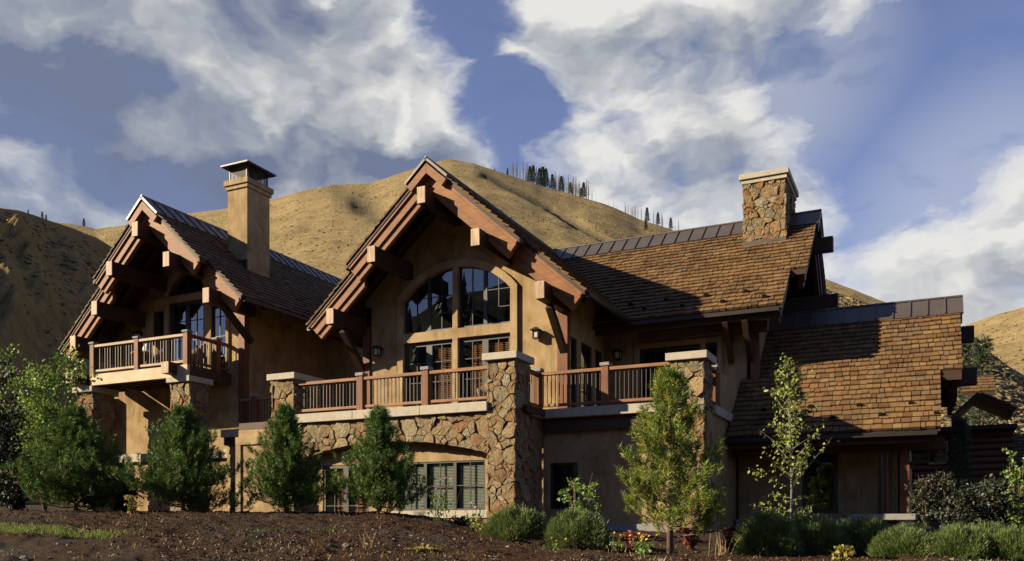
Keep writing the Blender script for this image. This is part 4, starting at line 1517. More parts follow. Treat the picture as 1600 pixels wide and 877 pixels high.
stones(st, side(x1 - .05), y0, y1, 8.75, 10.86, .27, 172)
stones(st, back_side(x0 + .05), y0, y1, 8.75, 10.86, .27, 173)
part(st, 'stone_facing', M['stone'], ch)
c = MB(); c.box(x0 - .04, x1 + .04, y0 - .04, y1 + .04, 10.86, 10.99); c.box(x0 - .1, x1 + .1, y0 - .1, y1 + .1, 10.99, 11.16)
part(c, 'cap', M['cap'], ch, bevel=.012)
c = MB(); c.box(x0 - .02, x1 + .02, y0 - .06, y0 + .04, 8.5, 9.02); part(c, 'flashing', M['metal'], ch)
c = MB(); c.box(-21.6, -20.66, 22.54, 22.62, 8.3, 9.0); part(c, 'flashing', M['dark_metal'])

# ---- railings ------------------------------------------------------------------
def twist(mb, x, y, z0, z1):
    n = 22
    pts, rr = [], []
    for k in range(n + 1):
        f = k / n
        pts.append((x, y, z0 + (z1 - z0) * f))
        rr.append(.013 if f < .22 or f > .78 else (.010 if k % 2 else .021))
    mb.tube(pts, rr, 6)


def railing(label, runs, posts, zb, zt, mr, mp, pw=.2, step=.113, post_h=.09):
    """runs: straight stretches ((x0,y0),(x1,y1)) between posts"""
    x, y = posts[0] if posts else runs[0][0]
    t = thing('deck_railing', label, 'railing', (x, y, zb), 'timber and iron railings along the balconies')
    for (x0, y0), (x1, y1) in runs:
        d = Vector((x1 - x0, y1 - y0, 0)); L = d.length; d.normalize()
        nn = Vector((d.y, -d.x, 0))
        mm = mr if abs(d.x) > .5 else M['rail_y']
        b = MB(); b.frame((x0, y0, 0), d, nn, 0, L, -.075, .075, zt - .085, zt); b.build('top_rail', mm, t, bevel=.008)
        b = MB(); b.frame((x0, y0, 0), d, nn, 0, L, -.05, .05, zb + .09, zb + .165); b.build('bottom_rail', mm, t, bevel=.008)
        n = max(1, int(L / step))
        for k in range(n):
            f = (k + .5) / n
            px, py = x0 + (x1 - x0) * f, y0 + (y1 - y0) * f
            b = MB()
            if k % 4 == 2:
                twist(b, px, py, zb + .16, zt - .08)
            else:
                b.box(px - .011, px + .011, py - .011, py + .011, zb + .16, zt - .08)
            b.build('baluster', M['iron'], t)
    for x, y in posts:
        b = MB(); b.box(x - pw / 2, x + pw / 2, y - pw / 2, y + pw / 2, zb, zt + .03)
        p = b.build('post', mp, t, bevel=.01)
        b = MB(); b.box(x - pw / 2 - .03, x + pw / 2 + .03, y - pw / 2 - .03, y + pw / 2 + .03, zt + .03, zt + .03 + post_h)
        b.build('post_cap', M['slab'], p, bevel=.012)
    return t


YM = 20.05
railing('reddish timber railing with dark iron balusters along the main balcony above the stone arch',
        [((-16.4, YM), (-14.34, YM)), ((-14.14, YM), (-12.24, YM)), ((-12.04, YM), (-10.25, YM))], [(-14.24, YM), (-12.14, YM)], 3.23, 4.17, M['rail'], M['post'])
railing('timber railing along the right terrace between the tallest pier and the pier behind the pine',
        [((-9.62, 20.85), (-9.62, 21.6)), ((-9.52, 21.7), (-7.78, 21.7)), ((-7.58, 21.7), (-5.95, 21.7)), ((-5.2, 22.55), (-5.2, 23.1))], [(-9.62, 21.7), (-7.68, 21.7), (-5.2, 23.2)], 3.17, 4.2, M['rail'], M['post'])
railing('pale sunlit timber railing around the high left balcony under the small gable',
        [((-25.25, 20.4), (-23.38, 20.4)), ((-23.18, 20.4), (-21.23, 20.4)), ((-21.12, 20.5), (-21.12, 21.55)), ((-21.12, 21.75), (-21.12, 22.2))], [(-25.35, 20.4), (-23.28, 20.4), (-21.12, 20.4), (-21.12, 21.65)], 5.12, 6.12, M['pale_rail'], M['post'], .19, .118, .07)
railing('shaded iron railing on the side deck between left wing and leftmost arch pier',
        [((-20.3, 21.9), (-17.3, 21.9))], [(-19.7, 21.9)], 3.2, 4.2, M['rail'], M['post'])
cb = MB(); cb.box(-20.9, -17.3, 21.6, 22.2, 2.95, 3.2); part(cb, 'coping', M['cap'], None, bevel=.01)
fl = MB(); fl.box(-20.9, -18.9, 21.75, 22.75, 2.7, 2.95); part(fl, 'deck', M['dark_wood'])
w = MB(); w.plate(rect(-20.9, -18.9, -.5, 2.7), [], facade(21.9), 0, -.2); part(w, 'wall', M['stucco'])
# recess wall between left wing and centre gable
w = MB(); w.plate(rect(-20.9, -16.0, 2.9, 7.5), [rect(-18.4, -17.0, 3.2, 5.5)], facade(26.5), 0, -.2); part(w, 'wall', M['stucco'])
window((-18.4, 26.6, 0), A_, N_, 1.4, 3.2, 5.5, 2, 4, name='glazed_door', sash=.1)
room(-19, -16.5, 26.75, 28, 2.9, 6)

# ---- wall lanterns --------------------------------------------------------------
def lantern(x, y, z, label, out=(0, -1, 0)):
    t = thing('wall_lantern', label, 'lantern', (x, y, z), 'lanterns on the walls')
    yy = y - .15
    b = MB(); b.box(x - .05, x + .05, y - .02, y, z - .08, z + .16); b.box(x - .015, x + .015, yy, y - .02, z + .12, z + .15); b.build('bracket', M['dark_metal'], t)
    b = MB(); b.box(x - .065, x + .065, yy - .065, yy + .065, z - .1, z + .09); b.build('glass', M['lamp_glass'], t)
    b = MB()
    for i in (-1, 1):
        for j in (-1, 1):
            b.box(x + i * .075 - .012, x + i * .075 + .012, yy + j * .075 - .012, yy + j * .075 + .012, z - .12, z + .1)
    b.box(x - .09, x + .09, yy - .09, yy + .09, z - .135, z - .105)
    b.build('frame', M['dark_metal'], t)
    b = MB()
    V = [(x + i * .15, yy + j * .15, z + .1) for i, j in ((-1, -1), (1, -1), (1, 1), (-1, 1))]
    V += [(x + i * .04, yy + j * .04, z + .19) for i, j in ((-1, -1), (1, -1), (1, 1), (-1, 1))]
    b.add(V, [(3, 2, 1, 0), (4, 5, 6, 7), (0, 1, 5, 4), (1, 2, 6, 5), (2, 3, 7, 6), (3, 0, 4, 7)])
    b.build('lantern_roof', M['dark_metal'], t)


lantern(-10.1, YC, 5.5, 'black lantern with pale glass on the sunlit stucco right of the arched window')
lantern(-15.5, YC, 5.47, 'black lantern on the shaded stucco left of the arched window')
lantern(-8.75, YR, 5.35, 'black lantern in the shaded corner beside the terrace windows')
lantern(-5.35, YR, 5.4, 'small lantern on the shaded wall behind the pier with the yellowing pine')
lantern(-25.2, YL, 6.75, 'black lantern in deep shade left of the high balcony doors')

# ---- balcony furniture -----------------------------------------------------
def wicker_chair(x, y, z, rz, label):
    t = thing('wicker_chair', label, 'chair', (x, y, z), 'wicker chairs on the balconies')
    ca, sa = math.cos(rz), math.sin(rz)

    def P(a, b, c):
        return (x + a * ca - b * sa, y + a * sa + b * ca, z + c)
    b = MB()
    b.hexa([P(-.28, -.3, .36), P(.28, -.3, .36), P(.28, .25, .36), P(-.28, .25, .36), P(-.28, -.3, .46), P(.28, -.3, .46), P(.28, .25, .46), P(-.28, .25, .46)])
    b.build('seat', M['wicker'], t, bevel=.03)
    b = MB()
    n = 16; V = []
    for k in range(n + 1):
        a = math.pi * (-.12 + 1.24 * k / n)
        top = .64 + .28 * max(0, math.sin(a)) ** 2
        for r_, zz in ((.31, .3), (.37, top), (.32, top + .02), (.27, .32)):
            V.append(P(r_ * math.cos(a), r_ * math.sin(a) * .95, zz))
    Fc = []
    for k in range(n):
        for q in range(4):
            Fc.append((k * 4 + q, (k + 1) * 4 + q, (k + 1) * 4 + (q + 1) % 4, k * 4 + (q + 1) % 4))
    Fc += [(0, 1, 2, 3), (n * 4 + 3, n * 4 + 2, n * 4 + 1, n * 4)]
    b.add(V, Fc)
    b.build('backrest', M['wicker'], t, smooth=True)
    for i, j in ((-.25, -.26), (.25, -.26), (-.22, .22), (.22, .22)):
        b = MB(); b.tube([P(i, j, .37), P(i * 1.1, j * 1.1, 0)], [.025, .02], 8); b.build('leg', M['wicker'], t)


wicker_chair(-10.9, 21.35, 3.16, .3, 'round backed wicker chair on the main balcony beside the tallest stone pier')
wicker_chair(-23.1, 21.3, 5.12, 2.6, 'wicker chair behind the middle post of the high left balcony')
wicker_chair(-21.75, 21.4, 5.12, -1.2, 'wicker chair at the right corner of the high left balcony')
t = thing('round_table', 'round table with a white folded cloth on the high left balcony', 'table', (-23.9, 21.3, 5.12))
b = MB(); b.tube([(-23.9, 21.3, 5.83), (-23.9, 21.3, 5.88)], [.5, .5], 24); b.build('tabletop', M['wicker'], t)
b = MB(); b.tube([(-23.9, 21.3, 5.12), (-23.9, 21.3, 5.16), (-23.9, 21.3, 5.2), (-23.9, 21.3, 5.83)], [.28, .28, .05, .05], 14); b.build('pedestal', M['iron'], t)
b = MB()
V = []
for i in range(9):
    for j in range(7):
        u, v = i / 8 - .5, j / 6 - .5
        V.append((-23.9 + u * .5, 21.3 + v * .4, 5.9 + .36 * math.exp(-(u * u + v * v) * 9) + .03 * math.sin(i * 2.1 + j * 1.3)))
b.add(V, [(i * 7 + j, (i + 1) * 7 + j, (i + 1) * 7 + j + 1, i * 7 + j + 1) for i in range(8) for j in range(6)])
o = b.build('folded_cloth', M['cloth'], None, smooth=True); o['label'] = 'white folded cloth heaped on the high left balcony table'; o['category'] = 'cloth'

# ------------------------------------------------------------------ annex, far right
ax, ay = at(1412, 33)
CAB = thing('log_cabin', 'reddish brown log sided cabin in shade beyond the right end of the lodge', 'cabin', (ax, ay, 0))


def logs(x0, x1, y, z0, z1, step=.24):
    mb = MB(); z = z0
    while z < z1:
        V = []
        for x in (x0, x1):
            for a in range(6):
                t = -math.pi / 2 + math.pi * a / 5
                V.append((x, y - .10 * math.cos(t), z + step / 2 + step * .49 * math.sin(t)))
        mb.add(V, [(a, a + 6, a + 7, a + 1) for a in range(5)])
        z += step
    mb.box(x0, x1, y, y + .2, z0, z1)
    return mb


logs(ax, ax + 3.6, ay, -.3, 3.5).build('wall', M['log'], CAB)
logs(ax + 2.35, ax + 6.4, ay + 1.2, -.3, 2.4).build('wall', M['log'], CAB)
b = MB(); b.box(ax + .85, ax + 1.5, ay - .14, ay - .02, 2.35, 3.2); f = b.build('window', M['stucco_trim'], CAB, bevel=.01)
b = MB(); b.box(ax + .93, ax + 1.42, ay - .17, ay - .145, 2.43, 3.12); b.build('pane', M['glass'], f)
b = MB(); b.box(ax + 1.62, ax + 1.86, ay - .3, ay - .05, -.3, 4.2); b.build('corner_post', M['post'], CAB, bevel=.015)
rm = MB()
rm.prism([(ax + 1.75, ay - 1.2, 4.05), (ax + 2.4, ay - 1.2, 4.68), (ax + 2.4, ay - 1.2, 4.8), (ax + 1.7, ay - 1.2, 4.12)], (0, 3, 0))
rm.prism([(ax + 2.4, ay - 1.2, 4.68), (ax + 3.55, ay - 1.2, 4.05), (ax + 3.6, ay - 1.2, 4.16), (ax + 2.4, ay - 1.2, 4.8)], (0, 3, 0))
rm.prism([(ax - .6, ay - .5, 3.55), (ax + 3.7, ay - .5, 3.55), (ax + 3.7, ay - .5, 3.7), (ax - .6, ay - .5, 3.7)], (0, 2.5, 0))
rm.prism([(ax + 2.0, ay + 1.5, 5.05), (ax + 3.1, ay + 1.5, 5.05), (ax + 3.1, ay + 1.5, 5.15), (ax + 2.0, ay + 1.5, 5.15)], (0, 1.2, .85))
rf = rm.build('roof', M['soffit'], CAB)
sm = MB()
shakes(sm, (ax + 3.62, 0, 4.15), (0, 1, 0), (-.88, 0, .475), (.475, 0, .88), 0, 1.25, lambda s: [(ay - 1.25, ay + 1.8)], seed=91)
sm.build('shingles', M['shake'], rf)
sm = MB()
shakes(sm, (0, ay + 1.5, 5.16), (1, 0, 0), (0, .816, .578), (0, -.578, .816), 0, 1.3, lambda s: [(ax + 2.0, ax + 3.12)], seed=93)
sm.build('shingles', M['shake'], rf)
sm = MB()
shakes(sm, (0, ay + .4, 2.3), (1, 0, 0), (0, .82, .57), (0, -.57, .82), 0, 2.2, lambda s: [(ax + 2.4, ax + 6.5)], seed=92)
b = MB(); b.prism([(ax + 2.4, ay + .4, 2.15), (ax + 2.4, ay + 2.3, 3.45), (ax + 2.4, ay + 2.3, 3.55), (ax + 2.4, ay + .4, 2.28)], (4.1, 0, 0))
rf = b.build('roof', M['soffit'], CAB)
sm.build('shingles', M['shake_old'], rf)

# ------------------------------------------------------------------ plants
rng = np.random.default_rng(5)


def norm(v):
    return v / np.maximum(np.linalg.norm(v, axis=-1, keepdims=True), 1e-9)


def needles(mb, P, D, n, ln, w, spread, clen):
    """tufts: at points P along directions D, n needles each along a shoot of length clen"""
    k = len(P)
    P = np.repeat(P, n, 0); D = np.repeat(norm(D), n, 0)
    m = len(P)
    t = rng.random(m)[:, None]
    base = P + D * t * clen
    rv = norm(rng.normal(size=(m, 3)))
    side_ = norm(np.cross(D, rv))
    d = norm(D * (1 - spread + .35 * t) + side_ * spread)
    wv = norm(np.cross(d, rng.normal(size=(m, 3)))) * w * .5
    L = ln * (0.75 + .5 * rng.random(m))[:, None]
    V = np.stack((base - wv, base + wv, base + d * L), 1).reshape(-1, 3)
    mb.arr(V, np.arange(3 * m).reshape(-1, 3))


def leaves(mb, P, size, N=None, jit=1.0):
    m = len(P)
    n = rng.normal(size=(m, 3)) if N is None else N + rng.normal(size=(m, 3)) * jit
    n = norm(n)
    a = norm(np.cross(n, rng.normal(size=(m, 3))))
    b = np.cross(n, a)
    s = size * (.65 + .7 * rng.random(m))[:, None]
    V = np.stack((P - a * s * .5, P + b * s * .34 + n * s * .06, P + a * s * .55, P - b * s * .34 + n * s * .06), 1).reshape(-1, 3)
    mb.arr(V, np.arange(4 * m).reshape(-1, 4))


def pine(label, px, d, base_y, top_y, half_px, mat, seed, lean=0, bare=.015, dens=1.0, open_=0.0, group='young pines in the planting bed', power=1.3, trunk_r=.05, tufts=3, wide=1.18):
    r = random.Random(seed)
    x, y = at(px, d)
    z = float(gz(x, y)) - .03
    H = (H_ - top_y) / F_ * d - z
    Rm = half_px / F_ * d * wide
    t = thing('pine_tree', label, 'pine tree', (x, y, z), group)
    tr = MB(); top = (x + lean, y, z + H * .97)
    tr.tube([(x, y, z - .1), (x + lean * .3, y, z + H * .35), (x + lean * .7, y, z + H * .72), top], [trunk_r, trunk_r * .75, trunk_r * .4, .008], 8)
    P, D = [], []
    nb = int(64 * dens)
    for i in range(nb):
        f = bare + (1 - bare) * (i / nb) ** .9
        if f > .95:
            continue
        g_ = (f - bare) / (1 - bare)
        prof = min(1.0, .88 + 1.4 * g_) * (1 - g_) ** power
        L = Rm * 1.1 * prof * r.uniform(.6, 1.12) + .05
        az = i * 2.399 + r.uniform(-.5, .5)
        rise0 = -.16 + f * .95 + r.uniform(-.12, .12)
        p0 = Vector((x + lean * f, y, z + H * f * .90 + .05))
        pts = []
        n = 6
        for k in range(n + 1):
            s = k / n
            hor = L * s
            up = L * (rise0 * s + .34 * s * s)
            pts.append(p0 + Vector((math.cos(az + .25 * s * r.uniform(-1, 1)) * hor, math.sin(az) * hor, up)))
        tr.tube(pts, [max(.004, .016 * (1 - s / n) * (1 - f * .6) + .003) for s in range(n + 1)], 4, cap=False)
        m = max(3, int(L / .085))
        for k in range(m):
            s = open_ + (1 - open_) * (k + .5) / m
            ii = min(n - 1, int(s * n)); q = s * n - ii
            p = pts[ii].lerp(pts[ii + 1], q)
            dr = (pts[ii + 1] - pts[ii]).normalized()
            for g in range(tufts):
                off = Vector((r.gauss(0, 1), r.gauss(0, 1), r.gauss(.3, .7)))
                dd = (dr * .7 + off.normalized() * .9 + Vector((0, 0, .35))).normalized()
                ln = r.uniform(.04, .15) * (.6 + Rm) * (1.1 - .6 * f)
                e = p + dd * ln
                if g == 0:
                    tr.tube([p, e], [.005, .003], 3, cap=False)
                P.append(tuple(e)); D.append(tuple(dd + Vector((0, 0, 1.15))))
    for k in range(7):
        f = .80 + .2 * k / 7
        P.append((x + lean * f + r.uniform(-.03, .03), y + r.uniform(-.03, .03), z + H * (f - .06))); D.append((r.uniform(-.3, .3), r.uniform(-.3, .3), 1))
    P = np.array(P); D = np.array(D)
    tr.build('trunk', M['bark'], t, smooth=True)
    cr = MB()
    needles(cr, P, D, 40, .09, .0115, .66, .155)
    cr.build('crown', mat, t)
    return t


pine('bushy dark pine at the left edge in front of the leftmost stone pier', 118, 19.2, 800, 636, 80, M['pine'], 1, dens=1.35)
pine('bushy dark pine in front of the stone pier under the high left balcony corner', 286, 19.0, 805, 634, 82, M['pine'], 2, dens=1.35)
pine('sunlit green pine in front of the left end of the stone arch', 447, 18.6, 805, 632, 66, M['pine'], 3, dens=1.3)
pine('sunlit green pine in front of the ground floor windows under the stone arch', 592, 18.2, 806, 636, 62, M['pine'], 4, dens=1.2)
pine('taller open pine with yellowing inner needles and bare lower trunk before the right terrace pier', 1047, 14.2, 866, 566, 80, M['pine_y'], 5, dens=1.0, bare=.09, open_=.32, group=None, power=.85, trunk_r=.06, wide=1.02)


def shrub(name, label, cat, px, d, top_y, half_px, mat, n, size, seed, group=None, stems=9, shape=1.0, sparse=0, bottom=.08, trunk='bark', zbase=None):
    r = random.Random(seed)
    x, y = at(px, d)
    z = float(gz(x, y)) if zbase is None else zbase
    H = (H_ - top_y) / F_ * d - z
    Rm = half_px / F_ * d
    t = thing(name, label, cat, (x, y, z), group)
    st = MB(); tips = []
    for i in range(stems):
        az = i * 2.4 + r.uniform(-.4, .4)
        rad = Rm * r.uniform(.15, .95) * shape
        h = H * (r.uniform(.7, 1.0) if rad < Rm * .55 else r.uniform(.45, .85))
        pts = [Vector((x + math.cos(az) * rad * s ** 1.4 + r.uniform(-.03, .03) * s, y + math.sin(az) * rad * s ** 1.4, z - .04 + h * s)) for s in (0, .25, .5, .75, 1)]
        st.tube(pts, [.016, .013, .010, .007, .003], 5, cap=False)
        for k in range(10):
            s = r.uniform(bottom + .1, 1)
            j = min(3, int(s * 4)); p = pts[j].lerp(pts[j + 1], s * 4 - j)
            off = Vector((r.gauss(0, 1), r.gauss(0, 1), r.gauss(.4, .6))).normalized() * Rm * r.uniform(.12, .42)
            st.tube([p, p + off], [.005, .002], 3, cap=False)
            tips.append((p, p + off))
    st.build('stem', M[trunk], t)
    P = []
    for i in range(n):
        p, q = tips[r.randrange(len(tips))]
        w = p.lerp(q, r.uniform(.3, 1.12))
        P.append((w.x + r.gauss(0, Rm * .06), w.y + r.gauss(0, Rm * .06), max(z + .03, w.z + r.gauss(0, Rm * .06))))
    cr = MB(); leaves(cr, np.array(P), size, np.array([[-.4, -.4, .6]]), 1.1); cr.build('foliage', mat, t)
    return t


shrub('leafy_shrub', 'tall light green leafy shrub behind the leftmost pine', 'shrub', 70, 21.5, 508, 90, M['leaf_g'], 5200, .085, 11, stems=16)
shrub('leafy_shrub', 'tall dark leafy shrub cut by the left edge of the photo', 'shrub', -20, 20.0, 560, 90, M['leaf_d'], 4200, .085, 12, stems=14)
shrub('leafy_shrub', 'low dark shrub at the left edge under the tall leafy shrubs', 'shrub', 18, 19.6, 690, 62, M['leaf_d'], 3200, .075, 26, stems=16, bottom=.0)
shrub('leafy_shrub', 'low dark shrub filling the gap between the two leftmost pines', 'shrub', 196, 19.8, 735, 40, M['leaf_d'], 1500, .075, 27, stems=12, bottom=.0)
shrub('leafy_shrub', 'bright green broadleaf shrub against the dark wall right of the tallest stone pier', 'shrub', 902, 18.0, 734, 46, M['leaf_b'], 900, .075, 13, stems=10, bottom=.2)
shrub('leafy_shrub', 'small yellow green sprig low between the two leftmost pines', 'shrub', 205, 18.2, 770, 20, M['leaf_y'], 160, .06, 14, stems=5)
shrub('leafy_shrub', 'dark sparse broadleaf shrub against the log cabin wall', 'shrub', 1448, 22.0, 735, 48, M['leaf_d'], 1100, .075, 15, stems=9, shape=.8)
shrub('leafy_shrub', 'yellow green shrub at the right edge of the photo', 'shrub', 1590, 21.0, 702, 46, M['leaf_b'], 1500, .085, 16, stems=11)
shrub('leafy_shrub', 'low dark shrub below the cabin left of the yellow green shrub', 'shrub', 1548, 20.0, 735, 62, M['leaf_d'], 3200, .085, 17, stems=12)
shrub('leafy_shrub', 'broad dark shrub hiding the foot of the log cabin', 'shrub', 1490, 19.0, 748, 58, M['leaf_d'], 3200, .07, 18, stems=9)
shrub('leafy_shrub', 'red leaved low shrub between the yellowing pine and the sage mounds', 'shrub', 1138, 15.0, 818, 28, M['leaf_r'], 620, .055, 19, stems=9)
shrub('leafy_shrub', 'red leaved low shrub directly right of the yellowing pine trunk', 'shrub', 1080, 15.0, 800, 32, M['leaf_r'], 800, .05, 20, stems=9)
shrub('leafy_shrub', 'red leaved low shrub left of the yellowing pine trunk', 'shrub', 990, 14.9, 822, 26, M['leaf_r'], 460, .05, 21, stems=8)
shrub('leafy_shrub', 'low yellow and green shrub at the bottom edge in front of the sage mounds', 'shrub', 1318, 12.8, 846, 28, M['leaf_y'], 520, .05, 22, stems=9)
shrub('leafy_shrub', 'low green weed clump on the mulch below the arch windows', 'shrub', 660, 12.6, 855, 26, M['leaf_y'], 260, .045, 23, stems=8)
shrub('leafy_shrub', 'low dark green clump under the ground floor window sill', 'shrub', 722, 18.0, 803, 26, M['leaf_d'], 900, .05, 24, stems=9)
shrub('leafy_shrub', 'low dark green clump with yellow flowers at the foot of the tallest stone pier', 'shrub', 752, 17.0, 808, 22, M['leaf_y'], 380, .05, 25, stems=9)


def sage(label, px, d, top_y, half_px, seed):
    r = np.random.default_rng(seed)
    x, y = at(px, d)
    z = float(gz(x, y))
    H = (H_ - top_y) / F_ * d - z
    Rm = half_px / F_ * d
    t = thing('sage_mound', label, 'shrub', (x, y, z), 'grey green rounded mounds in the planting bed')
    n = 19000
    az = r.random(n) * 2 * np.pi; cu = r.random(n) ** .6
    th = cu * np.pi * .5
    lob = 1 + .07 * np.sin(az * 3 + seed) + .06 * np.sin(az * 5 + 2 * seed + th * 4) + .05 * r.normal(size=n)
    dr = np.stack((np.cos(az) * np.sin(th), np.sin(az) * np.sin(th), np.cos(th)), -1)
    rr = (.80 + .20 * r.random(n)) * lob
    P = np.stack((x + dr[:, 0] * Rm * rr * .93, y + dr[:, 1] * Rm * rr * .93, z + .02 + dr[:, 2] * H * rr * .93), -1)
    d_ = norm(dr * np.array([1, 1, .8]) + np.array([0, 0, .85]) + r.normal(size=(n, 3)) * .28)
    w = norm(np.cross(d_, r.normal(size=(n, 3)))) * .0055
    L = (.035 + .065 * r.random(n) ** 1.5)[:, None]
    V = np.stack((P - w, P + w, P + d_ * L), 1).reshape(-1, 3)
    mb = MB(); mb.arr(V, np.arange(3 * n).reshape(-1, 3))
    mb.build('foliage', M['sage'], t)
    st = MB()
    for k in range(40):
        i = int(r.integers(n))
        st.tube([(x + r.normal() * Rm * .08, y + r.normal() * Rm * .08, z - .03), tuple(P[i])], [.009, .004], 4, cap=False)
    st.build('stem', M['bark'], t)


sage('rounded grey green mound at the foot of the tallest stone pier', 806, 15.6, 795, 56, 1)
sage('rounded grey green mound in front of the bright green broadleaf shrub', 902, 15.2, 800, 54, 2)
sage('rounded grey green mound left of the aspen trunk', 1200, 14.6, 803, 54, 3)
sage('rounded grey green mound right of the aspen trunk', 1272, 15.0, 810, 58, 4)
sage('rounded grey green mound in front of the stone step', 1350, 15.2, 812, 60, 5)
sage('shaded grey green mound below the dark cabin shrub', 1425, 15.4, 822, 56, 6)
sage('sunlit grey green mound left of the small squeezed mound near the right edge', 1500, 13.3, 824, 54, 7)
sage('sunlit grey green mound between the shaded mounds and the dark cabin shrubs', 1412, 13.6, 828, 50, 9)
sage('small grey green mound squeezed between the two rightmost sunlit mounds', 1548, 14.2, 822, 42, 10)
sage('sunlit grey green mound cut by the right edge', 1588, 13.2, 830, 54, 8)


def aspen(px, d, base_y, top_y, seed):
    r = random.Random(seed)
    x, y = at(px, d)
    z = float(gz(x, y)) - .02
    H = (H_ - top_y) / F_ * d - z
    t = thing('aspen_tree', 'slender young aspen with pale trunk and sparse yellow green leaves before the lower roof', 'tree', (x, y, z))
    tr = MB()
    tp = [Vector((x + .03 * math.sin(s * 5), y, z + H * s)) for s in np.linspace(0, 1, 9)]
    tr.tube(tp, [.024 * (1 - s * .85) for s in np.linspace(0, 1, 9)], 7)
    P = []
    for i in range(58):
        f = .16 + .83 * (i / 58)
        j = min(7, int(f * 8)); p0 = tp[j].lerp(tp[j + 1], f * 8 - j)
        L = (.70 * (1 - f) ** .8 + .10) * r.uniform(.5, 1.15)
        if f < .30:
            L *= 1.05
        az = i * 2.4 + r.uniform(-.6, .6)
        up = r.uniform(.5, 1.3) if f > .3 else r.uniform(.0, .25)
        pts = [p0 + Vector((math.cos(az) * L * s, math.sin(az) * L * s, up * L * s)) for s in (0, .5, 1)]
        tr.tube(pts, [.008, .005, .002], 4, cap=False)
        for k in range(int(46 * r.uniform(.1, 1.3) * (.35 + L))):
            s = r.uniform(.25, 1.08)
            p = pts[0].lerp(pts[2], s)
            P.append((p.x + r.gauss(0, .055), p.y + r.gauss(0, .055), p.z + r.gauss(0, .055)))
    tr.build('trunk', M['pale_bark'], t, smooth=True)
    cr = MB(); leaves(cr, np.array(P), .062, np.array([[-.5, -.4, .3]]), 1.0); cr.build('crown', M['leaf_a'], t)


aspen(1234, 15.3, 850, 560, 8)


def spruce(label, px, d, top_y, half_px, seed, mat, zb=None, group=None, n=26):
    r = random.Random(seed)
    x, y = at(px, d)
    z = float(gz(x, y)) if zb is None else zb
    H = (H_ - top_y) / F_ * d - z
    Rm = half_px / F_ * d
    t = thing('spruce_tree', label, 'tree', (x, y, z), group)
    tr = MB(); tr.tube([(x, y, z - .1), (x, y, z + H)], [.03 + H * .012, .006], 7)
    P, D = [], []
    for i in range(n):
        f = .05 + .95 * i / n
        for k in range(7):
            az = k * .9 + i * .5 + r.uniform(-.2, .2)
            L = Rm * (1 - f) ** .9 * r.uniform(.75, 1.1) + .04
            e = Vector((math.cos(az), math.sin(az), -.12 + f * .5))
            p0 = Vector((x, y, z + H * f))
            tr.tube([p0, p0 + e * L], [.012, .003], 3, cap=False)
            m = max(2, int(L / (.10 + .02 * H)))
            for q in range(m):
                s = (q + .6) / m
                P.append(tuple(p0 + e * L * s)); D.append(tuple(e + Vector((r.gauss(0, .5), r.gauss(0, .5), .1))))
    P.append((x, y, z + H * .97)); D.append((0, 0, 1))
    tr.build('trunk', M['bark'], t)
    cr = MB(); needles(cr, np.array(P), np.array(D), 26, .05 + .018 * H, .010 + .003 * H, .6, .10 + .03 * H)
    cr.build('crown', mat, t)


spruce('small pointed green spruce in front of the cabin corner post', 1500, 25, 655, 20, 31, M['spruce'])
spruce('tall dark spruce with brown top behind the cabin roof', 1535, 44, 528, 25, 32, M['spruce'], zb=.5, n=34)
spruce('tall thin spruce right behind the lower roof gable', 1512, 46, 528, 22, 33, M['spruce'], zb=.5, n=34)


def flowers(name, label, px, d, n, h, spread, petal, seed, group=None, stem='sage', size=.02):
    r = random.Random(seed)
    x, y = at(px, d); z = float(gz(x, y))
    t = thing(name, label, 'flowers', (x, y, z), group)
    st = MB(); hd = MB()
    for i in range(n):
        bx, by = x + r.gauss(0, spread * .35), y + r.gauss(0, spread * .35)
        tx, ty, tz = bx + r.gauss(0, spread * .5), by + r.gauss(0, spread * .5), z + h * r.uniform(.65, 1.05)
        st.tube([(bx, by, z - .02), ((bx + tx) / 2, (by + ty) / 2, z + (tz - z) * .6), (tx, ty, tz)], [.006, .005, .004], 4, cap=False)
        if petal:
            nrm = Vector((-.4 + r.gauss(0, .3), -.5 + r.gauss(0, .3), .8)).normalized()
            a = nrm.cross(Vector((0, 0, 1))).normalized(); b_ = nrm.cross(a)
            c = Vector((tx, ty, tz))
            for k in range(8):
                an = k * math.pi / 4
                e = a * math.cos(an) + b_ * math.sin(an); sd = a * -math.sin(an) + b_ * math.cos(an)
                hd.add([tuple(c), tuple(c + e * size * .6 + sd * size * .25), tuple(c + e * size + nrm * .004), tuple(c + e * size * .6 - sd * size * .25)], [(0, 1, 2, 3)])
    st.build('stems', M[stem], t)
    if petal:
        hd.build('blossoms', M[petal], t)
    P = np.array([(x + r.gauss(0, spread * .5), y + r.gauss(0, spread * .5), z + h * r.uniform(.05, .6)) for _ in range(n * 9)])
    if stem != 'dry':
        cr = MB(); leaves(cr, P, .06); cr.build('foliage', M['leaf_b'], t)


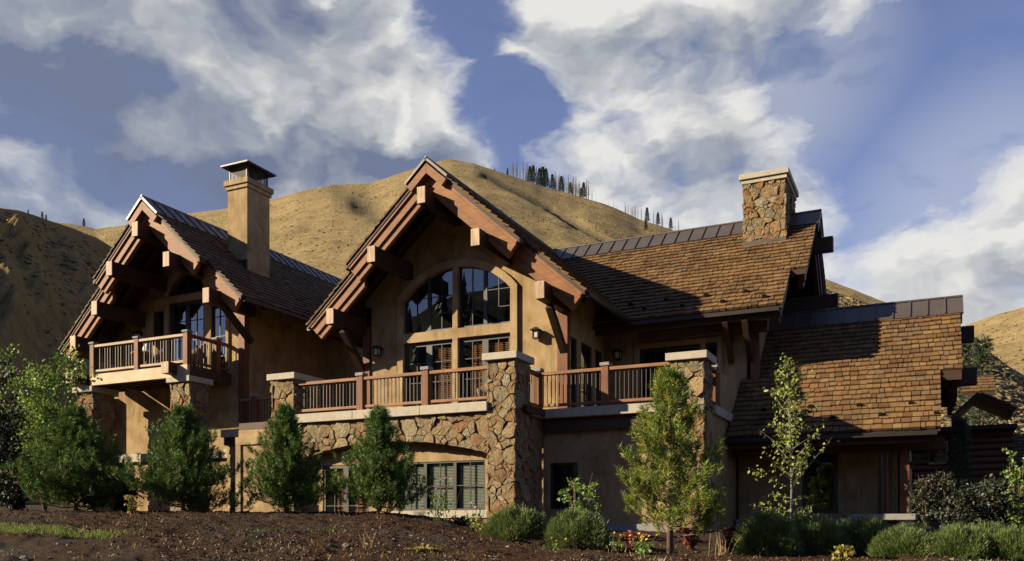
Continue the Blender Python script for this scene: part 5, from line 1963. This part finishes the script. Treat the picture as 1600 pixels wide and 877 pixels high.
flowers('flower_clump', 'yellow daisy clump left of the yellowing pine trunk', 1003, 13.8, 16, .34, .16, 'petal_y', 41)
flowers('flower_clump', 'few yellow flowers between the sage mound and the pine', 960, 14.2, 4, .36, .14, 'petal_y', 42)
flowers('flower_clump', 'three tiny yellow flowers in front of the mound by the broadleaf shrub', 868, 14.0, 3, .22, .16, 'petal_y', 43)
flowers('flower_clump', 'tall pink flowers on thin stalks before the ground floor windows', 685, 17.6, 14, .92, .34, 'petal_p', 44, size=.032)
flowers('flower_clump', 'pink flowers hanging before the window sill beside the tallest stone pier', 745, 17.4, 8, .62, .22, 'petal_p', 45, size=.032)
flowers('dry_grass', 'tan dry grass stalks below the red shrub right of the pine', 1128, 13.6, 16, .42, .22, None, 46, stem='dry')
flowers('dry_grass', 'tan dry grass stalks on the mulch bank below the pines', 570, 12.6, 12, .26, .3, None, 47, stem='dry')


def blades(px0, px1, d0, d1, n, h, mat, name, seed, keep=None, label=None):
    r = np.random.default_rng(seed)
    px = r.uniform(px0, px1, n); d = r.uniform(d0, d1, n)
    l = (px - CX_) / F_
    X = d * (l * CA - SA); Y = d * (l * SA + CA)
    if keep is not None:
        k = keep(X, Y, px, d, r); X, Y = X[k], Y[k]
    n = len(X)
    Z = gz(X, Y)
    P = np.stack((X, Y, Z), -1)
    dd = norm(np.stack((r.normal(size=n) * .45, r.normal(size=n) * .45, np.ones(n)), -1))
    w = norm(np.cross(dd, r.normal(size=(n, 3)))) * .006
    L = (h * (.4 + .9 * r.random(n)))[:, None]
    V = np.stack((P - w, P + w, P + dd * L), 1).reshape(-1, 3)
    mb = MB(); mb.arr(V, np.arange(3 * n).reshape(-1, 3))
    o = mb.build(name, mat); o['kind'] = 'stuff'
    return o


blades(-60, 250, 13.0, 15.0, 15000, .10, M['grass'], 'grass', 51,
       lambda X, Y, px, d, r: (np.abs(d - 14.35 + (px - 60) * .004 + .5 * fbm(X * 1.1, Y * 1.1, 3, 15)) < .75 * np.clip((250 - px) / 150, .1, 1) * (1 + .9 * fbm(X * 2, Y * 2, 3, 5))) & (fbm(X * 2.6, Y * 2.6, 4, 8) + .25 * r.normal(size=len(X)) > -.02))
blades(-60, 1700, 11.2, 18.5, 2600, .09, M['dry'], 'dry_grass', 52, lambda X, Y, px, d, r: fbm(X * 1.3, Y * 1.3, 3, 18) > .18)
blades(150, 1650, 11.3, 14.6, 5200, .06, M['grass'], 'grass', 53, lambda X, Y, px, d, r: fbm(X * 1.7, Y * 1.7, 4, 28) > .30)


def scatter(name, mat, n, px0, px1, d0, d1, smin, smax, seed, keep=None, flat=.22):
    r = np.random.default_rng(seed)
    px = r.uniform(px0, px1, n); d = r.uniform(d0, d1, n)
    l = (px - CX_) / F_
    X = d * (l * CA - SA); Y = d * (l * SA + CA)
    if keep is not None:
        k = keep(X, Y, px, d); X, Y = X[k], Y[k]
    n = len(X)
    Z = gz(X, Y) + clods(X, Y) + .003
    s = smin + (smax - smin) * r.random(n) ** 2.2
    a = norm(np.stack((r.normal(size=n), r.normal(size=n), r.normal(size=n) * .35), -1))
    b = norm(np.cross(a, np.stack((r.normal(size=n) * .5, r.normal(size=n) * .5, np.ones(n)), -1)))
    c = np.cross(a, b)
    A = a * s[:, None]; B = b * (s * (.3 + .4 * r.random(n)))[:, None]; C = c * (s * flat)[:, None]
    P = np.stack((X, Y, Z), -1)
    cs_ = [P - A - B - C, P + A - B * .8 - C, P + A * .9 + B - C, P - A + B * .7 - C, P - A * .9 - B * .8 + C, P + A * .8 - B * .7 + C, P + A * .8 + B * .8 + C, P - A * .8 + B * .6 + C]
    V = np.stack(cs_, 1).reshape(-1, 3)
    q = np.array([(0, 3, 2, 1), (4, 5, 6, 7), (0, 1, 5, 4), (1, 2, 6, 5), (2, 3, 7, 6), (3, 0, 4, 7)])
    Fq = (np.arange(n)[:, None, None] * 8 + q[None]).reshape(-1, 4)
    mb = MB(); mb.arr(V, Fq)
    o = mb.build(name, mat); o['kind'] = 'stuff'


scatter('mulch', M['chip'], 42000, -60, 980, 10.8, 19.2, .006, .024, 61, lambda X, Y, px, d: ~((px < 235) & (d < 13.6)), flat=.2)
scatter('mulch', M['chip'], 6000, 900, 1700, 11.4, 14.5, .008, .028, 62, flat=.2)
scatter('gravel', M['pebble'], 2200, -60, 1700, 10.8, 14.6, .006, .034, 63, lambda X, Y, px, d: fbm(X * .8, Y * .8, 3, 21) > -.05, flat=.55)


def rock(px, d, s, seed, label):
    r = random.Random(seed)
    x, y = at(px, d); z = float(gz(x, y))
    mb = MB()
    V = []; n = 9
    for i, (hh, sc) in enumerate(((-.3, .8), (.1, 1), (.55, .85), (.85, .45))):
        for k in range(n):
            a = 2 * math.pi * k / n
            q = sc * r.uniform(.8, 1.15)
            V.append((x + math.cos(a) * s * q, y + math.sin(a) * s * q * .8, z + hh * s * .8))
    V.append((x, y, z + s * .78))
    Fc = [(i * n + k, i * n + (k + 1) % n, (i + 1) * n + (k + 1) % n, (i + 1) * n + k) for i in range(3) for k in range(n)]
    Fc += [(3 * n + k, 3 * n + (k + 1) % n, 4 * n) for k in range(n)]
    mb.add(V, Fc)
    o = mb.build('rock', M['pebble'], None, smooth=False)
    o['label'] = label; o['category'] = 'rock'


rock(541, 12.9, .07, 1, 'small pale grey rock on the mulch bank below the sunlit pines')
rock(38, 11.6, .08, 2, 'pale angular rock on the bare dirt in the lower left corner')
rock(1034, 12.3, .06, 3, 'flat pale rock at the bottom edge left of the yellowing pine trunk')

# ------------------------------------------------------------------ trees on the skyline
def fir_proto(h, seed, label, group, loc):
    r = random.Random(seed)
    x, y, z = loc
    t = thing('fir_tree', label, 'tree', loc, group)
    b = MB(); b.tube([(x, y, z - .6), (x, y, z + h)], [h * .02, .02], 6); b.build('trunk', M['bark'], t)
    P, D = [], []
    for i in range(22):
        f = .12 + .86 * i / 22
        for k in range(7):
            az = k * .9 + i * .45 + r.uniform(-.3, .3); L = h * .17 * (1 - f) ** .8 * r.uniform(.6, 1.15) + .1
            for q in (.45, 1.0):
                P.append((x + math.cos(az) * L * q, y + math.sin(az) * L * q, z + h * f - L * q * .15)); D.append((math.cos(az), math.sin(az), .1))
    c = MB(); needles(c, np.array(P), np.array(D), 12, h * .05, h * .014, .7, h * .03); c.build('crown', M['fir'], t)
    return t


def snag_proto(h, seed, label, group, loc):
    r = random.Random(seed)
    x, y, z = loc
    t = thing('dead_tree', label, 'tree', loc, group)
    b = MB(); b.tube([(x, y, z - .6), (x + r.uniform(-.2, .2), y, z + h * .6), (x + r.uniform(-.3, .3), y, z + h)], [h * .022 + .06, h * .016 + .05, .05], 5)
    for k in range(34):
        f = r.uniform(.25, .97); az = r.uniform(0, 6.28); L = h * .09 * (1.15 - f) * r.uniform(.5, 1.4)
        b.tube([(x, y, z + h * f), (x + math.cos(az) * L, y + math.sin(az) * L, z + h * f - L * .25)], [.09, .04], 3, cap=False)
    b.build('trunk', M['snag'], t)
    return t


def place(o, px, s, back=0.0, h=HM, t=1.0, rz=0):
    x, y, z = on_hill(h, px, t)
    o.location = (x, y, z - .3); o.scale = (s, s, s); o.rotation_euler = (0, 0, rz)


GF = 'dark firs along the skyline of the golden hill'
GS = 'burnt bare trunks along the skyline of the golden hill'
firs = [(828, 1.0), (833, 1.12), (843, 1.1), (848, 1.25), (853, 1.2), (863, .95), (877, .95), (891, .72), (908, .6), (912, .95), (1011, .85), (1028, .75), (1048, .7), (793, .45), (773, .2)]
pf = [fir_proto(11.0, 5 + i, '', GF, on_hill(HM, 828)) for i in range(2)]
used = [False, False]
for i, (px, s) in enumerate(firs):
    o = pf[i % 2] if not used[i % 2] else copy_tree(pf[i % 2])
    used[i % 2] = True
    o['group'] = GF
    if px < 860:
        o['label'] = 'dark fir in the tallest tight cluster on the hill skyline'
    elif px < 920:
        o['label'] = 'dark fir among the burnt trunks right of the tight skyline cluster'
    else:
        o['label'] = 'lone dark fir low on the skyline above the long roof ridge'
    if px < 800:
        o['label'] = 'tiny fir on the skyline just right of the hill top' if px < 780 else 'small fir at the left end of the skyline trees'
    place(o, px, s * .74, rz=i * 1.3)
ps = [snag_proto(10.0, 15 + i, '', GS, on_hill(HM, 828)) for i in range(3)]
used = [False] * 3
rs = random.Random(3)
snx = [798, 801, 802.5, 806.5, 808, 812, 813, 817.5, 821, 822, 823.5, 826, 838, 839.5, 856, 858, 866.5, 868, 869, 872.5, 874, 879, 880, 881.5, 884.5, 886, 888, 893.5, 894.5, 896, 898.5, 900, 902, 904.5, 906, 916, 919, 925, 932, 951, 959, 964, 976.5, 978, 981.5, 986, 987.5, 989, 991, 993, 996.5, 1002, 1021, 1034, 1035.5, 1055, 1060]
for i, px in enumerate(snx):
    o = ps[i % 3] if not used[i % 3] else copy_tree(ps[i % 3])
    used[i % 3] = True
    o['group'] = GS
    o['label'] = 'bare grey burnt trunk standing on the skyline of the golden hill'
    place(o, px, (.88 if px < 930 else .6) * rs.uniform(.5, 1.12) * (.5 if 928 < px < 970 else 1), rz=i * .9)
o = copy_tree(pf[0]); o['label'] = 'lone dark conifer on the lit crest left of the small gable'; o['group'] = 'single conifers on the far hills'
place(o, 131, .36, h=HF)
for px, s in ((66, .16), (72, .13), (44, .10)):
    o = copy_tree(pf[1]); o['label'] = 'tiny dark bush on the crest of the shaded left hill'; o['category'] = 'bush'; o['group'] = 'bushes on the crest of the left hill'
    place(o, px, s, h=HL)
o = copy_tree(pf[1]); o['label'] = 'small dark conifer just above the long roof ridge'; o['group'] = 'single conifers on the far hills'
place(o, 1009, .42, t=.9)
